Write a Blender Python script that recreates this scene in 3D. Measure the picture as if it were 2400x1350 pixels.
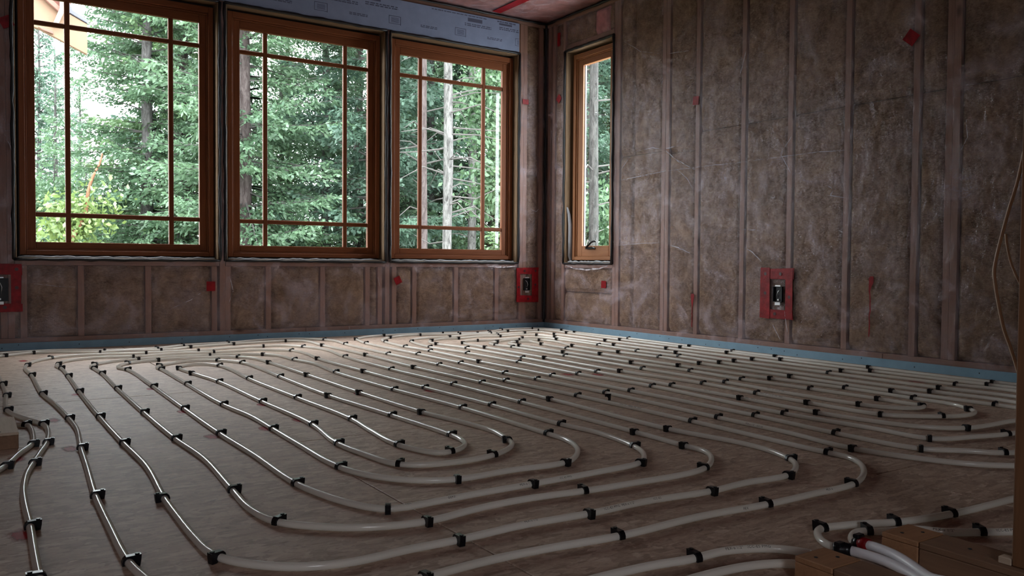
import bpy, math, random
import numpy as np
from mathutils import Vector, Matrix
random.seed(7); rng = np.random.default_rng(11)
SC = bpy.context.scene; COL = SC.collection
for o in list(bpy.data.objects): bpy.data.objects.remove(o)

# ------------------------------------------------------------------ camera
# room frame: corner of the two framed walls at the origin, window wall on y=0, solid wall on x=0, floor z=0 (metres)
cam_d = bpy.data.cameras.new('camera'); cam = bpy.data.objects.new('camera', cam_d); COL.objects.link(cam)
cam_d.sensor_width = 36.0; cam_d.lens = 29.27; cam_d.clip_start = 0.02; cam_d.clip_end = 400
right = Vector((0.83604405, -0.54861249, 0.00739435)); up = Vector((0.00991326, 0.02857917, 0.99954237)); fwd = Vector((0.54857275, 0.83558816, -0.02933199))
M = Matrix((right, up, -fwd)).transposed().to_4x4(); M.translation = Vector((-4.34075, -6.08507, 0.57))
cam.matrix_world = M; SC.camera = cam

# ------------------------------------------------------------------ world, light, exposure
world = bpy.data.worlds.new('overcast_sky'); SC.world = world; world.use_nodes = True
wn = world.node_tree.nodes; wl_ = world.node_tree.links
bg = wn['Background']; bg.inputs['Strength'].default_value = 9.0
tc = wn.new('ShaderNodeTexCoord'); sx = wn.new('ShaderNodeSeparateXYZ'); rmp = wn.new('ShaderNodeValToRGB')
rmp.color_ramp.elements[0].position = 0.0; rmp.color_ramp.elements[0].color = (0.70, 0.725, 0.77, 1)
rmp.color_ramp.elements[1].position = 0.8; rmp.color_ramp.elements[1].color = (1.0, 1.02, 1.09, 1)
wl_.new(tc.outputs['Generated'], sx.inputs[0]); wl_.new(sx.outputs['Z'], rmp.inputs[0]); wl_.new(rmp.outputs[0], bg.inputs['Color'])
SC.view_settings.view_transform = 'Standard'; SC.view_settings.look = 'None'
SC.view_settings.exposure = 1.2; SC.view_settings.gamma = 1.0; SC.view_settings.use_curve_mapping = False

def portal(name, loc, rot, sx_, sy_):
    l = bpy.data.lights.new(name, 'AREA'); l.shape = 'RECTANGLE'; l.size = sx_; l.size_y = sy_
    l.cycles.is_portal = True
    o = bpy.data.objects.new(name, l); o.location = loc; o.rotation_euler = rot; COL.objects.link(o)
H_PI = math.pi / 2
portal('sky_portal', (-2.19, 0.2, 1.49), (-H_PI, 0, 0), 3.8, 1.85)
portal('sky_portal', (-5.75, -9.2, 1.575), (H_PI, 0, 0), 1.1, 0.95)
portal('sky_portal', (0.2, -0.6, 1.49), (H_PI, 0, H_PI), 0.66, 1.85)

# ------------------------------------------------------------------ helpers
def tag(o, label=None, cat=None, group=None, kind=None):
    if label: o['label'] = label
    if cat: o['category'] = cat
    if group: o['group'] = group
    if kind: o['kind'] = kind
    return o
def link(name, me, mat=None, parent=None, loc=None):
    o = bpy.data.objects.new(name, me); COL.objects.link(o)
    if mat is not None and me is not None and not me.materials: me.materials.append(mat)
    if parent is not None: o.parent = parent
    if loc is not None: o.location = loc
    return o
def empty(name, loc=(0, 0, 0)):
    o = bpy.data.objects.new(name, None); o.empty_display_size = 0.1; o.location = loc; COL.objects.link(o); return o
def mesh_np(name, v, f, smooth=False, mats=None):
    v = np.asarray(v, np.float32); f = np.asarray(f, np.int32)
    me = bpy.data.meshes.new(name); n = f.shape[1]
    me.vertices.add(len(v)); me.vertices.foreach_set('co', v.ravel())
    me.loops.add(f.size); me.loops.foreach_set('vertex_index', f.ravel())
    me.polygons.add(len(f)); me.polygons.foreach_set('loop_start', np.arange(0, f.size, n, dtype=np.int32))
    if smooth: me.polygons.foreach_set('use_smooth', np.ones(len(f), bool))
    me.update(calc_edges=True)
    return me
class MB:
    """collects boxes, prisms and tubes into one mesh"""
    def __init__(s): s.v = []; s.f = []
    def box(s, x0, x1, y0, y1, z0, z1):
        b = len(s.v)
        s.v += [(x, y, z) for z in (z0, z1) for x, y in ((x0, y0), (x1, y0), (x1, y1), (x0, y1))]
        s.f += [tuple(b + i for i in q) for q in ((0, 3, 2, 1), (4, 5, 6, 7), (0, 1, 5, 4), (1, 2, 6, 5), (2, 3, 7, 6), (3, 0, 4, 7))]
        return s
    def prism(s, poly, fn, d0, d1):
        """poly: 2-D outline; fn(u,v,d) -> point; extruded from d0 to d1"""
        b = len(s.v); n = len(poly)
        s.v += [fn(u, v, d0) for u, v in poly] + [fn(u, v, d1) for u, v in poly]
        s.f += [tuple(b + i for i in reversed(range(n))), tuple(b + n + i for i in range(n))]
        s.f += [(b + i, b + (i + 1) % n, b + n + (i + 1) % n, b + n + i) for i in range(n)]
        return s
    def tube(s, pts, r, seg=8, caps=True):
        pts = [Vector(p) for p in pts]; b = len(s.v); n = len(pts)
        rs = r if hasattr(r, '__len__') else [r] * n
        for i, p in enumerate(pts):
            t = (pts[min(i + 1, n - 1)] - pts[max(i - 1, 0)]).normalized()
            a = Vector((0, 0, 1)) if abs(t.z) < 0.9 else Vector((1, 0, 0))
            u = t.cross(a).normalized(); w = u.cross(t)
            for k in range(seg):
                th = 2 * math.pi * k / seg
                s.v.append(tuple(p + rs[i] * (math.cos(th) * u + math.sin(th) * w)))
        for i in range(n - 1):
            for k in range(seg):
                k2 = (k + 1) % seg
                s.f.append((b + i * seg + k, b + i * seg + k2, b + (i + 1) * seg + k2, b + (i + 1) * seg + k))
        if caps:
            s.f.append(tuple(b + k for k in reversed(range(seg)))); s.f.append(tuple(b + (n - 1) * seg + k for k in range(seg)))
        return s
    def quad(s, *p):
        b = len(s.v); s.v += [tuple(q) for q in p]; s.f.append(tuple(range(b, b + len(p)))); return s
    def mesh(s, name, smooth=False, bevel=0):
        import bmesh
        me = bpy.data.meshes.new(name); me.from_pydata(s.v, [], s.f); me.update()
        bm = bmesh.new(); bm.from_mesh(me)
        bmesh.ops.recalc_face_normals(bm, faces=bm.faces)
        if bevel: bmesh.ops.bevel(bm, geom=list(bm.edges), offset=bevel, segments=1, affect='EDGES', clamp_overlap=True)
        bm.to_mesh(me); bm.free()
        if smooth:
            for p in me.polygons: p.use_smooth = True
        return me
    def build(s, name, mat, parent=None, smooth=False, bevel=0):
        return link(name, s.mesh(name, smooth, bevel), mat, parent)

# ------------------------------------------------------------------ procedural materials
def mat(name):
    m = bpy.data.materials.new(name); m.use_nodes = True
    return m, m.node_tree.nodes, m.node_tree.links, m.node_tree.nodes['Principled BSDF']
def setp(b, col=None, rough=None, spec=None, **k):
    if col is not None: b.inputs['Base Color'].default_value = (*col, 1)
    if rough is not None: b.inputs['Roughness'].default_value = rough
    if spec is not None: b.inputs['Specular IOR Level'].default_value = spec
    for kk, v in k.items(): b.inputs[kk.replace('_', ' ')].default_value = v
def coords(n, l, scale=(1, 1, 1), kind='Object', rot=(0, 0, 0)):
    t = n.new('ShaderNodeTexCoord'); mp = n.new('ShaderNodeMapping'); mp.inputs['Scale'].default_value = scale; mp.inputs['Rotation'].default_value = rot
    l.new(t.outputs[kind], mp.inputs[0]); return mp.outputs[0]
def noise(n, l, vec, scale, detail=4, rough=0.6, dist=0.0):
    t = n.new('ShaderNodeTexNoise'); t.inputs['Scale'].default_value = scale; t.inputs['Detail'].default_value = detail
    t.inputs['Roughness'].default_value = rough; t.inputs['Distortion'].default_value = dist
    if vec is not None: l.new(vec, t.inputs['Vector'])
    return t.outputs['Fac']
def ramp(n, l, fac, stops):
    r = n.new('ShaderNodeValToRGB'); e = r.color_ramp.elements
    while len(e) < len(stops): e.new(0.5)
    for i, (p, c) in enumerate(stops): e[i].position = p; e[i].color = (*c, 1) if len(c) == 3 else c
    l.new(fac, r.inputs[0]); return r.outputs[0]
def mixc(n, l, fac, a, b, mode='MIX'):
    m = n.new('ShaderNodeMix'); m.data_type = 'RGBA'; m.blend_type = mode
    for sock, v in ((m.inputs['Factor'], fac), (m.inputs['A'], a), (m.inputs['B'], b)):
        pass
    fs = [i for i in m.inputs if i.name == 'Factor' and i.type == 'VALUE'][0]
    A = [i for i in m.inputs if i.name == 'A' and i.type == 'RGBA'][0]; B = [i for i in m.inputs if i.name == 'B' and i.type == 'RGBA'][0]
    for s, v in ((fs, fac), (A, a), (B, b)):
        if hasattr(v, 'links'): l.new(v, s)
        elif isinstance(v, (int, float)): s.default_value = v
        else: s.default_value = (*v, 1)
    return [o for o in m.outputs if o.type == 'RGBA'][0]
def bump(n, l, b, h, strength=0.3, dist=0.01):
    t = n.new('ShaderNodeBump'); t.inputs['Strength'].default_value = strength; t.inputs['Distance'].default_value = dist
    l.new(h, t.inputs['Height']); l.new(t.outputs[0], b.inputs['Normal']); return t
def simple(name, col, rough=0.5, spec=0.5, nscale=0, namp=0.15, **k):
    m, n, l, b = mat(name); setp(b, col, rough, spec, **k)
    if nscale:
        f = noise(n, l, coords(n, l), nscale)
        lo = tuple(c * (1 - namp) for c in col); hi = tuple(min(1, c * (1 + namp)) for c in col)
        l.new(ramp(n, l, f, [(0.3, lo), (0.7, hi)]), b.inputs['Base Color'])
    return m
def wood(name, dark, light, axis='Z', rough=0.55, fine=60, spec=0.4, knots=True):
    m, n, l, b = mat(name); setp(b, light, rough, spec)
    sc = {'X': (1.2, 22, 22), 'Y': (22, 1.2, 22), 'Z': (22, 22, 1.2)}[axis]
    v = coords(n, l, sc); f = noise(n, l, v, 1.6, 5, 0.65, 0.6)
    sc2 = tuple(s * 3 for s in sc); f2 = noise(n, l, coords(n, l, sc2), 2.2, 3)
    c = ramp(n, l, f, [(0.25, dark), (0.75, light)])
    c = mixc(n, l, 0.35, c, ramp(n, l, f2, [(0.3, dark), (0.7, light)]))
    if knots:
        v3 = n.new('ShaderNodeTexVoronoi'); v3.inputs['Scale'].default_value = 5
        l.new(coords(n, l, {'X': (.45, 1, 1), 'Y': (1, .45, 1), 'Z': (1, 1, .45)}[axis]), v3.inputs['Vector'])
        k = ramp(n, l, v3.outputs['Distance'], [(0.03, (0.25, 0.16, 0.1)), (0.10, (1, 1, 1))])
        c = mixc(n, l, 1.0, c, k, 'MULTIPLY')
    l.new(c, b.inputs['Base Color']); bump(n, l, b, f2, 0.15, 0.002)
    return m
def schlick(n, l, mul=0.96, add=0.04):
    lw = n.new('ShaderNodeLayerWeight'); lw.inputs['Blend'].default_value = 0.5
    p = n.new('ShaderNodeMath'); p.operation = 'POWER'; p.inputs[1].default_value = 5.0; l.new(lw.outputs['Facing'], p.inputs[0])
    m = n.new('ShaderNodeMath'); m.operation = 'MULTIPLY_ADD'; m.inputs[1].default_value = mul; m.inputs[2].default_value = add; m.use_clamp = True
    l.new(p.outputs[0], m.inputs[0]); return m.outputs[0]
MT = {}
MT['stud'] = wood('stud_wood', (0.165, 0.085, 0.058), (0.285, 0.160, 0.115), 'Z', 0.7)
MT['plate_x'] = wood('plate_wood_x', (0.165, 0.085, 0.058), (0.285, 0.160, 0.115), 'X', 0.7)
MT['plate_y'] = wood('plate_wood_y', (0.165, 0.085, 0.058), (0.285, 0.160, 0.115), 'Y', 0.7)
MT['fir_z'] = wood('backlit_fir_wood_z', (0.110, 0.034, 0.013), (0.22, 0.075, 0.030), 'Z', 0.45, spec=0.12, knots=False)  # backlit shade of the wide windows is put into this darker fir
MT['fir_backlit_x'] = wood('backlit_fir_wood_x', (0.110, 0.034, 0.013), (0.22, 0.075, 0.030), 'X', 0.45, spec=0.12, knots=False)
MT['fir_lit_y'] = wood('lit_fir_wood_y', (0.22, 0.085, 0.034), (0.36, 0.16, 0.07), 'Y', 0.35, knots=False)  # same fir, lighter: daylight on the narrow casement is put into its colour
MT['fir_lit_z'] = wood('lit_fir_wood_z', (0.22, 0.085, 0.034), (0.36, 0.16, 0.07), 'Z', 0.35, knots=False)
MT['jamb_z'] = wood('rough_jamb_wood_z', (0.11, 0.066, 0.034), (0.22, 0.14, 0.075), 'Z', 0.75)
MT['jamb_x'] = wood('rough_jamb_wood_x', (0.11, 0.066, 0.034), (0.22, 0.14, 0.075), 'X', 0.75)
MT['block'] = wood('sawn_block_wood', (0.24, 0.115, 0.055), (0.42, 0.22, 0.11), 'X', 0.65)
MT['block_dark'] = wood('dark_plate_wood', (0.16, 0.085, 0.05), (0.27, 0.155, 0.09), 'Y', 0.75)  # darker wood, used beyond the plate ends and under the pale cap
MT['pale_block'] = wood('pale_block_wood', (0.45, 0.34, 0.25), (0.62, 0.50, 0.38), 'Y', 0.7)
MT['post'] = wood('post_wood', (0.10, 0.042, 0.016), (0.25, 0.115, 0.05), 'Z', 0.7)
MT['sheath'] = simple('sheathing_board', (0.16, 0.10, 0.06), 0.8, 0.2, 8, 0.3)
MT['black'] = simple('black_plastic', (0.004, 0.004, 0.006), 0.30, 0.35)
MT['seal'] = simple('black_sealant', (0.010, 0.009, 0.010), 0.45, 0.4)
MT['steel'] = simple('galvanised_steel', (0.55, 0.55, 0.56), 0.35, 0.5, Metallic=0.9)
MT['white'] = simple('white_sleeve_plastic', (0.78, 0.77, 0.80), 0.4, 0.5)
MT['cable'] = simple('tan_cable_jacket', (0.74, 0.58, 0.42), 0.55, 0.4)
MT['paper'] = simple('grey_white_wrap', (0.30, 0.31, 0.33), 0.5, 0.3)
MT['nail'] = simple('nail_hole_dark', (0.02, 0.025, 0.03), 0.6, 0.3)
MT['ink'] = simple('print_ink', (0.085, 0.095, 0.14), 0.6, 0.2)
MT['tube_ink'] = simple('tube_print_ink', (0.07, 0.065, 0.065), 0.5, 0.3)
MT['tapespot'] = simple('dark_tape_spot', (0.05, 0.004, 0.006), 0.35, 0.5)

def m_foam(name, col, var):
    m, n, l, b = mat(name); setp(b, col, 0.55, 0.35)
    f = noise(n, l, coords(n, l), 9, 4, 0.6)
    l.new(ramp(n, l, f, [(0.3, tuple(c * (1 - var) for c in col)), (0.7, tuple(c * (1 + var) for c in col))]), b.inputs['Base Color'])
    f2 = noise(n, l, coords(n, l), 160, 2); bump(n, l, b, f2, 0.1, 0.002); return m
MT['foam'] = m_foam('blue_foam', (0.19, 0.315, 0.41), 0.10)
MT['foam_h'] = m_foam('grey_blue_foam', (0.215, 0.265, 0.38), 0.08)

def m_tape(name='red_tape'):
    m, n, l, b = mat(name); setp(b, (0.42, 0.012, 0.02), 0.42, 0.22)
    f = noise(n, l, coords(n, l), 25, 3); l.new(ramp(n, l, f, [(0.3, (0.15, 0.003, 0.006)), (0.75, (0.30, 0.008, 0.013))]), b.inputs['Base Color'])
    bump(n, l, b, noise(n, l, coords(n, l), 60, 2), 0.35, 0.004); return m
MT['tape'] = m_tape()

def m_tube():
    m, n, l, b = mat('white_pex_tube'); setp(b, (0.80, 0.77, 0.71), 0.16, 0.5, Coat_Weight=0.3, Coat_Roughness=0.06)
    f = noise(n, l, coords(n, l), 2.0, 2); l.new(ramp(n, l, f, [(0.35, (0.79, 0.75, 0.68)), (0.65, (0.87, 0.84, 0.79))]), b.inputs['Base Color'])
    f2 = noise(n, l, coords(n, l), 35, 2); l.new(ramp(n, l, f2, [(0.3, (0.12,) * 3), (0.75, (0.24,) * 3)]), b.inputs['Roughness'])
    t = n.new('ShaderNodeBsdfTranslucent'); t.inputs[0].default_value = (0.95, 0.92, 0.87, 1); mx = n.new('ShaderNodeMixShader'); mx.inputs[0].default_value = 0.38
    l.new(b.outputs[0], mx.inputs[1]); l.new(t.outputs[0], mx.inputs[2]); l.new(mx.outputs[0], n['Material Output'].inputs[0])
    return m
MT['tube'] = m_tube()

def m_batt():
    m, n, l, b = mat('glass_fibre_batt'); setp(b, (0.3, 0.2, 0.15), 0.95, 0.1)
    v = coords(n, l); f = noise(n, l, v, 4.2, 8, 0.70, 0.7); g = noise(n, l, v, 22, 6, 0.75, 0.5); h = noise(n, l, coords(n, l, (1, 1, 2.5)), 70, 4, 0.7)
    c = ramp(n, l, f, [(0.37, (0.068, 0.036, 0.019)), (0.50, (0.17, 0.098, 0.055)), (0.63, (0.37, 0.245, 0.155))])
    c = mixc(n, l, 0.45, c, ramp(n, l, g, [(0.38, (0.068, 0.036, 0.019)), (0.64, (0.36, 0.24, 0.155))]))
    c = mixc(n, l, 0.25, c, ramp(n, l, h, [(0.36, (0.060, 0.032, 0.017)), (0.66, (0.42, 0.295, 0.20))]))
    l.new(c, b.inputs['Base Color'])
    a = n.new('ShaderNodeMath'); a.operation = 'ADD'; l.new(g, a.inputs[0]); l.new(h, a.inputs[1])
    bump(n, l, b, a.outputs[0], 0.7, 0.012); return m
MT['batt'] = m_batt()
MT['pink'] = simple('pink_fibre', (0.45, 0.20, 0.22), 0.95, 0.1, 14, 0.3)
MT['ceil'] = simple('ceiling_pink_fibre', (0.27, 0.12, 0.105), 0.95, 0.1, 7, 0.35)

def m_poly(name='vapour_film'):
    m, n, l, b = mat(name); out = n['Material Output']; n.remove(b)
    v = coords(n, l); w = noise(n, l, v, 6, 5, 0.62, 1.4); w2 = noise(n, l, coords(n, l, (2.4, 2.4, 0.8)), 5, 5, 0.62, 2.2)
    a = n.new('ShaderNodeMath'); a.operation = 'ADD'; l.new(w, a.inputs[0]); l.new(w2, a.inputs[1])
    bp = n.new('ShaderNodeBump'); bp.inputs['Strength'].default_value = 0.55; bp.inputs['Distance'].default_value = 0.02; l.new(a.outputs[0], bp.inputs['Height'])
    tr = n.new('ShaderNodeBsdfTransparent'); tr.inputs[0].default_value = (0.97, 0.95, 0.95, 1)
    df = n.new('ShaderNodeBsdfDiffuse'); df.inputs[0].default_value = (0.66, 0.55, 0.60, 1); l.new(bp.outputs[0], df.inputs['Normal'])
    hz = noise(n, l, v, 3.2, 6, 0.68, 1.6)
    sk = noise(n, l, coords(n, l, (1.0, 1.0, 1.6)), 7, 7, 0.72, 3.0); sr = ramp(n, l, sk, [(0.485, (0,) * 3), (0.50, (0.16,) * 3), (0.515, (0,) * 3)])
    pz = noise(n, l, v, 1.7, 3, 0.6, 0.8); pr = ramp(n, l, pz, [(0.50, (0,) * 3), (0.62, (1,) * 3)]); sr = mixc(n, l, 1.0, sr, pr, 'MULTIPLY')
    hf = ramp(n, l, hz, [(0.42, (0.03,) * 3), (0.53, (0.10,) * 3), (0.66, (0.33,) * 3)]); hf = mixc(n, l, 1.0, hf, sr, 'ADD')  # haze patches and thin streaks put pale highlights into the film
    m1 = n.new('ShaderNodeMixShader'); l.new(hf, m1.inputs[0]); l.new(tr.outputs[0], m1.inputs[1]); l.new(df.outputs[0], m1.inputs[2])
    gl = n.new('ShaderNodeBsdfGlossy'); gl.inputs['Roughness'].default_value = 0.15; gl.inputs['Color'].default_value = (0.95, 0.92, 1.0, 1); l.new(bp.outputs[0], gl.inputs['Normal'])
    m2 = n.new('ShaderNodeMixShader'); l.new(schlick(n, l, 0.40, 0.022), m2.inputs[0]); l.new(m1.outputs[0], m2.inputs[1]); l.new(gl.outputs[0], m2.inputs[2])
    l.new(m2.outputs[0], out.inputs[0]); return m
MT['poly'] = m_poly()

def m_glass():
    m, n, l, b = mat('window_glass'); out = n['Material Output']
    tr = n.new('ShaderNodeBsdfTransparent'); tr.inputs[0].default_value = (0.95, 0.97, 0.96, 1)
    gl = n.new('ShaderNodeBsdfGlossy'); gl.inputs['Roughness'].default_value = 0.0
    mx = n.new('ShaderNodeMixShader'); l.new(schlick(n, l, 0.6, 0.035), mx.inputs[0]); l.new(tr.outputs[0], mx.inputs[1]); l.new(gl.outputs[0], mx.inputs[2]); l.new(mx.outputs[0], out.inputs[0])
    return m
MT['glass'] = m_glass()

def m_osb():
    m, n, l, b = mat('osb_panel'); setp(b, (0.4, 0.3, 0.23), 0.58, 0.4)
    cols = None; hs = None
    tcn = n.new('ShaderNodeTexCoord')
    for i, (ang, sx_, sy_, sc) in enumerate(((1.45, 1.0, 3.2, 15), (0.75, 1.0, 3.6, 18), (-0.6, 1, 3.2, 16), (2.1, 1.0, 3.8, 20))):
        mp = n.new('ShaderNodeMapping'); mp.inputs['Rotation'].default_value = (0, 0, ang); mp.inputs['Scale'].default_value = (sx_, sy_, 1); mp.inputs['Location'].default_value = (i * 3.7, i * 1.9, 0)
        l.new(tcn.outputs['Object'], mp.inputs[0])
        vo = n.new('ShaderNodeTexVoronoi'); vo.inputs['Scale'].default_value = sc; l.new(mp.outputs[0], vo.inputs['Vector'])
        sp = n.new('ShaderNodeSeparateColor'); l.new(vo.outputs['Color'], sp.inputs[0])
        fibre = noise(n, l, mp.outputs[0], 60, 4, 0.65)
        c = ramp(n, l, sp.outputs[0], [(0.0, (0.27, 0.182, 0.130)), (0.45, (0.455, 0.325, 0.243)), (0.85, (0.585, 0.44, 0.342)), (1.0, (0.735, 0.60, 0.49))])
        c = mixc(n, l, 0.40, c, ramp(n, l, fibre, [(0.3, (0.24, 0.17, 0.125)), (0.7, (0.655, 0.50, 0.40))]))
        if cols is None: cols, hs = c, sp.outputs[1]
        else:
            k = noise(n, l, tcn.outputs['Object'], 10 + 4 * i, 3, 0.6)
            fac = ramp(n, l, k, [(0.46, (0, 0, 0)), (0.50, (1, 1, 1))])
            cols = mixc(n, l, fac, cols, c)
            mm = n.new('ShaderNodeMath'); mm.operation = 'ADD'; l.new(hs, mm.inputs[0]); l.new(sp.outputs[1], mm.inputs[1]); hs = mm.outputs[0]
    dk = noise(n, l, coords(n, l, (1, 2.2, 1), rot=(0, 0, 1.1)), 7, 6, 0.7, 1.2)
    cols = mixc(n, l, 1.0, cols, ramp(n, l, dk, [(0.27, (0.36, 0.33, 0.35)), (0.38, (1, 1, 1))]), 'MULTIPLY')
    d2 = noise(n, l, coords(n, l), 55, 4, 0.7)
    cols = mixc(n, l, 1.0, cols, ramp(n, l, d2, [(0.26, (0.45, 0.42, 0.42)), (0.36, (1, 1, 1)), (0.66, (1, 1, 1)), (0.76, (1.35, 1.35, 1.35))]), 'MULTIPLY')
    st = noise(n, l, coords(n, l), 0.9, 3)
    cols = mixc(n, l, 1.0, cols, ramp(n, l, st, [(0.3, (0.85, 0.82, 0.82)), (0.7, (1.05, 1.05, 1.05))]), 'MULTIPLY')
    l.new(cols, b.inputs['Base Color']); bump(n, l, b, hs, 0.25, 0.0015)
    return m
MT['osb'] = m_osb()

def m_paint():
    m, n, l, b = mat('red_marking_paint'); out = n['Material Output']; setp(b, (0.38, 0.02, 0.03), 0.6, 0.3)
    tr = n.new('ShaderNodeBsdfTransparent'); f = noise(n, l, coords(n, l), 30, 5, 0.75)
    t = n.new('ShaderNodeTexCoord'); ln = n.new('ShaderNodeVectorMath'); ln.operation = 'LENGTH'; l.new(t.outputs['Object'], ln.inputs[0])
    s = n.new('ShaderNodeMath'); s.operation = 'MULTIPLY_ADD'; s.inputs[1].default_value = -22; s.inputs[2].default_value = 0.55; l.new(ln.outputs['Value'], s.inputs[0])
    a = n.new('ShaderNodeMath'); a.operation = 'ADD'; l.new(s.outputs[0], a.inputs[0]); l.new(f, a.inputs[1])
    fac = ramp(n, l, a.outputs[0], [(0.35, (0, 0, 0)), (0.75, (0.85,) * 3)])
    mx = n.new('ShaderNodeMixShader'); l.new(fac, mx.inputs[0]); l.new(tr.outputs[0], mx.inputs[1]); l.new(b.outputs[0], mx.inputs[2]); l.new(mx.outputs[0], out.inputs[0]); return m
MT['paint'] = m_paint()

def m_leaf(name, dark, light, scale=0.8):
    m, n, l, b = mat(name); out = n['Material Output']
    f = noise(n, l, coords(n, l), scale, 3, 0.6); g = noise(n, l, coords(n, l), 14, 2)
    c = ramp(n, l, f, [(0.3, dark), (0.7, light)])
    c = mixc(n, l, 0.45, c, ramp(n, l, g, [(0.3, dark), (0.7, light)]))
    d = n.new('ShaderNodeBsdfDiffuse'); t = n.new('ShaderNodeBsdfTranslucent'); l.new(c, d.inputs[0]); l.new(c, t.inputs[0])
    gl = n.new('ShaderNodeBsdfGlossy'); gl.inputs['Roughness'].default_value = 0.5; gl.inputs['Color'].default_value = (0.8, 0.9, 0.85, 1)
    m1 = n.new('ShaderNodeMixShader'); m1.inputs[0].default_value = 0.38; l.new(d.outputs[0], m1.inputs[1]); l.new(t.outputs[0], m1.inputs[2])
    m2 = n.new('ShaderNodeMixShader'); m2.inputs[0].default_value = 0.05; l.new(m1.outputs[0], m2.inputs[1]); l.new(gl.outputs[0], m2.inputs[2])
    l.new(m2.outputs[0], out.inputs[0]); return m
MT['needle_a'] = m_leaf('fir_needles_green', (0.042, 0.088, 0.050), (0.135, 0.220, 0.118))
MT['needle_b'] = m_leaf('fir_needles_bluegreen', (0.040, 0.082, 0.060), (0.115, 0.192, 0.130))
MT['needle_c'] = m_leaf('fir_needles_fresh', (0.060, 0.118, 0.055), (0.185, 0.280, 0.125))
MT['broad'] = m_leaf('broad_leaves', (0.075, 0.125, 0.038), (0.220, 0.300, 0.085), 2)
MT['broad_d'] = m_leaf('broad_leaves_dark', (0.042, 0.090, 0.048), (0.130, 0.215, 0.100), 2)
def m_bark(name, dark, light):
    m, n, l, b = mat(name); setp(b, light, 0.9, 0.15)
    f = noise(n, l, coords(n, l, (9, 9, 2.4)), 2.4, 6, 0.75, 0.8)
    l.new(ramp(n, l, f, [(0.35, dark), (0.62, light)]), b.inputs['Base Color']); bump(n, l, b, f, 0.9, 0.03); return m
MT['bark_g'] = m_bark('grey_bark', (0.035, 0.032, 0.03), (0.13, 0.125, 0.12))
MT['bark_r'] = m_bark('red_grey_bark', (0.035, 0.025, 0.023), (0.11, 0.09, 0.085))
MT['bark_l'] = m_bark('lichen_bark', (0.022, 0.021, 0.02), (0.15, 0.147, 0.137))
MT['bark_m'] = m_bark('mottled_bark', (0.010, 0.0095, 0.009), (0.062, 0.060, 0.056))
MT['bark_o'] = m_bark('orange_peeling_bark', (0.14, 0.06, 0.035), (0.27, 0.135, 0.08))
MT['twig'] = simple('dead_twig', (0.075, 0.07, 0.066), 0.9, 0.1)
MT['ground'] = simple('forest_ground', (0.07, 0.075, 0.04), 0.95, 0.1, 3, 0.4)
MT['soffit'] = simple('reddish_soffit', (0.16, 0.065, 0.05), 0.7, 0.2, 5, 0.12)
MT['tan'] = simple('tan_fascia', (0.21, 0.13, 0.08), 0.6, 0.3, 6, 0.08)
MT['palewood'] = simple('pale_brace_wood', (0.24, 0.21, 0.165), 0.7, 0.2, 12, 0.12)
MT['rake'] = simple('pink_brown_rake', (0.20, 0.105, 0.08), 0.7, 0.2, 6, 0.1)
MT['metal_edge'] = simple('grey_roof_metal', (0.08, 0.083, 0.10), 0.5, 0.5)

# ------------------------------------------------------------------ the room shell
ZC = 2.70                                                           # ceiling height
WX = [(-4.081, -2.834), (-2.786, -1.553), (-1.508, -0.290)]          # the three window openings
ZS, ZH = 0.581, 2.392                                               # their sill and head
NY = (-0.925, -0.290)                                               # the narrow window in the solid wall

# floor: subfloor slab with osb panels on it
fl = MB().box(-9, 0.16, -9, 0.16, -0.22, -0.018).build('floor', MT['sheath']); tag(fl, 'dusty oriented strand board subfloor carrying the white heating tubes', kind='structure')
xs = [-8.36, -7.14, -5.92, -4.70, -3.48, -2.26, -1.04, 0.14]
for i in range(len(xs) - 1):
    off = 0.0 if i % 2 else -1.22
    ys = [y for y in (0.14, -2.30 + off, -4.74 + off, -7.18 + off, -8.9) if y <= 0.14]
    for a, b_ in zip(ys[:-1], ys[1:]):
        if a - b_ < 0.1: continue
        p = MB().box(xs[i] + 0.0022, xs[i + 1] - 0.0022, b_ + 0.0022, a - 0.0022, -0.018, 0)
        p.build('osb_panel', MT['osb'], fl, bevel=0.0012)

def wall_holes(us, vs, holes):
    cells = []
    for i in range(len(us) - 1):
        for j in range(len(vs) - 1):
            cu, cv = (us[i] + us[i + 1]) / 2, (vs[j] + vs[j + 1]) / 2
            if not any(h[0] < cu < h[1] and h[2] < cv < h[3] for h in holes): cells.append((i, j))
    return cells
def sheathing(name, fn, us, vs, holes, d0, d1):
    mb = MB()
    for i, j in wall_holes(us, vs, holes):
        mb.prism([(us[i], vs[j]), (us[i + 1], vs[j]), (us[i + 1], vs[j + 1]), (us[i], vs[j + 1])], fn, d0, d1)
    return mb.build(name, MT['sheath'])
FB = lambda u, v, d: (u, d, v)            # back wall: u = x, d = y
FR = lambda u, v, d: (d, u, v)            # right wall: u = y, d = x
back_holes = [(a, b_, ZS, ZH) for a, b_ in WX]; right_holes = [(NY[0], NY[1], ZS, ZH)]
wall_b = sheathing('wall_back', FB, [-9, WX[0][0], WX[0][1], WX[1][0], WX[1][1], WX[2][0], WX[2][1], 0.16], [-0.2, ZS, ZH, 2.9], back_holes, 0.146, 0.162)
tag(wall_b, 'framed window wall with brown batts behind clear plastic film', kind='structure')
wall_r = sheathing('wall_right', FR, [-9, NY[0], NY[1], 0.146], [-0.2, ZS, ZH, 2.9], right_holes, 0.146, 0.162)
tag(wall_r, 'framed right wall with brown batts behind shiny clear plastic film', kind='structure')
FL = lambda u, v, d: (-9 - d, u, v); FF = lambda u, v, d: (u, -9 - d, v)
wl1 = sheathing('wall_left', FL, [-9, 0.16], [-0.2, 2.9], [], 0, .16); tag(wl1, 'plain brown wall far left outside the picture', kind='structure')
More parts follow.
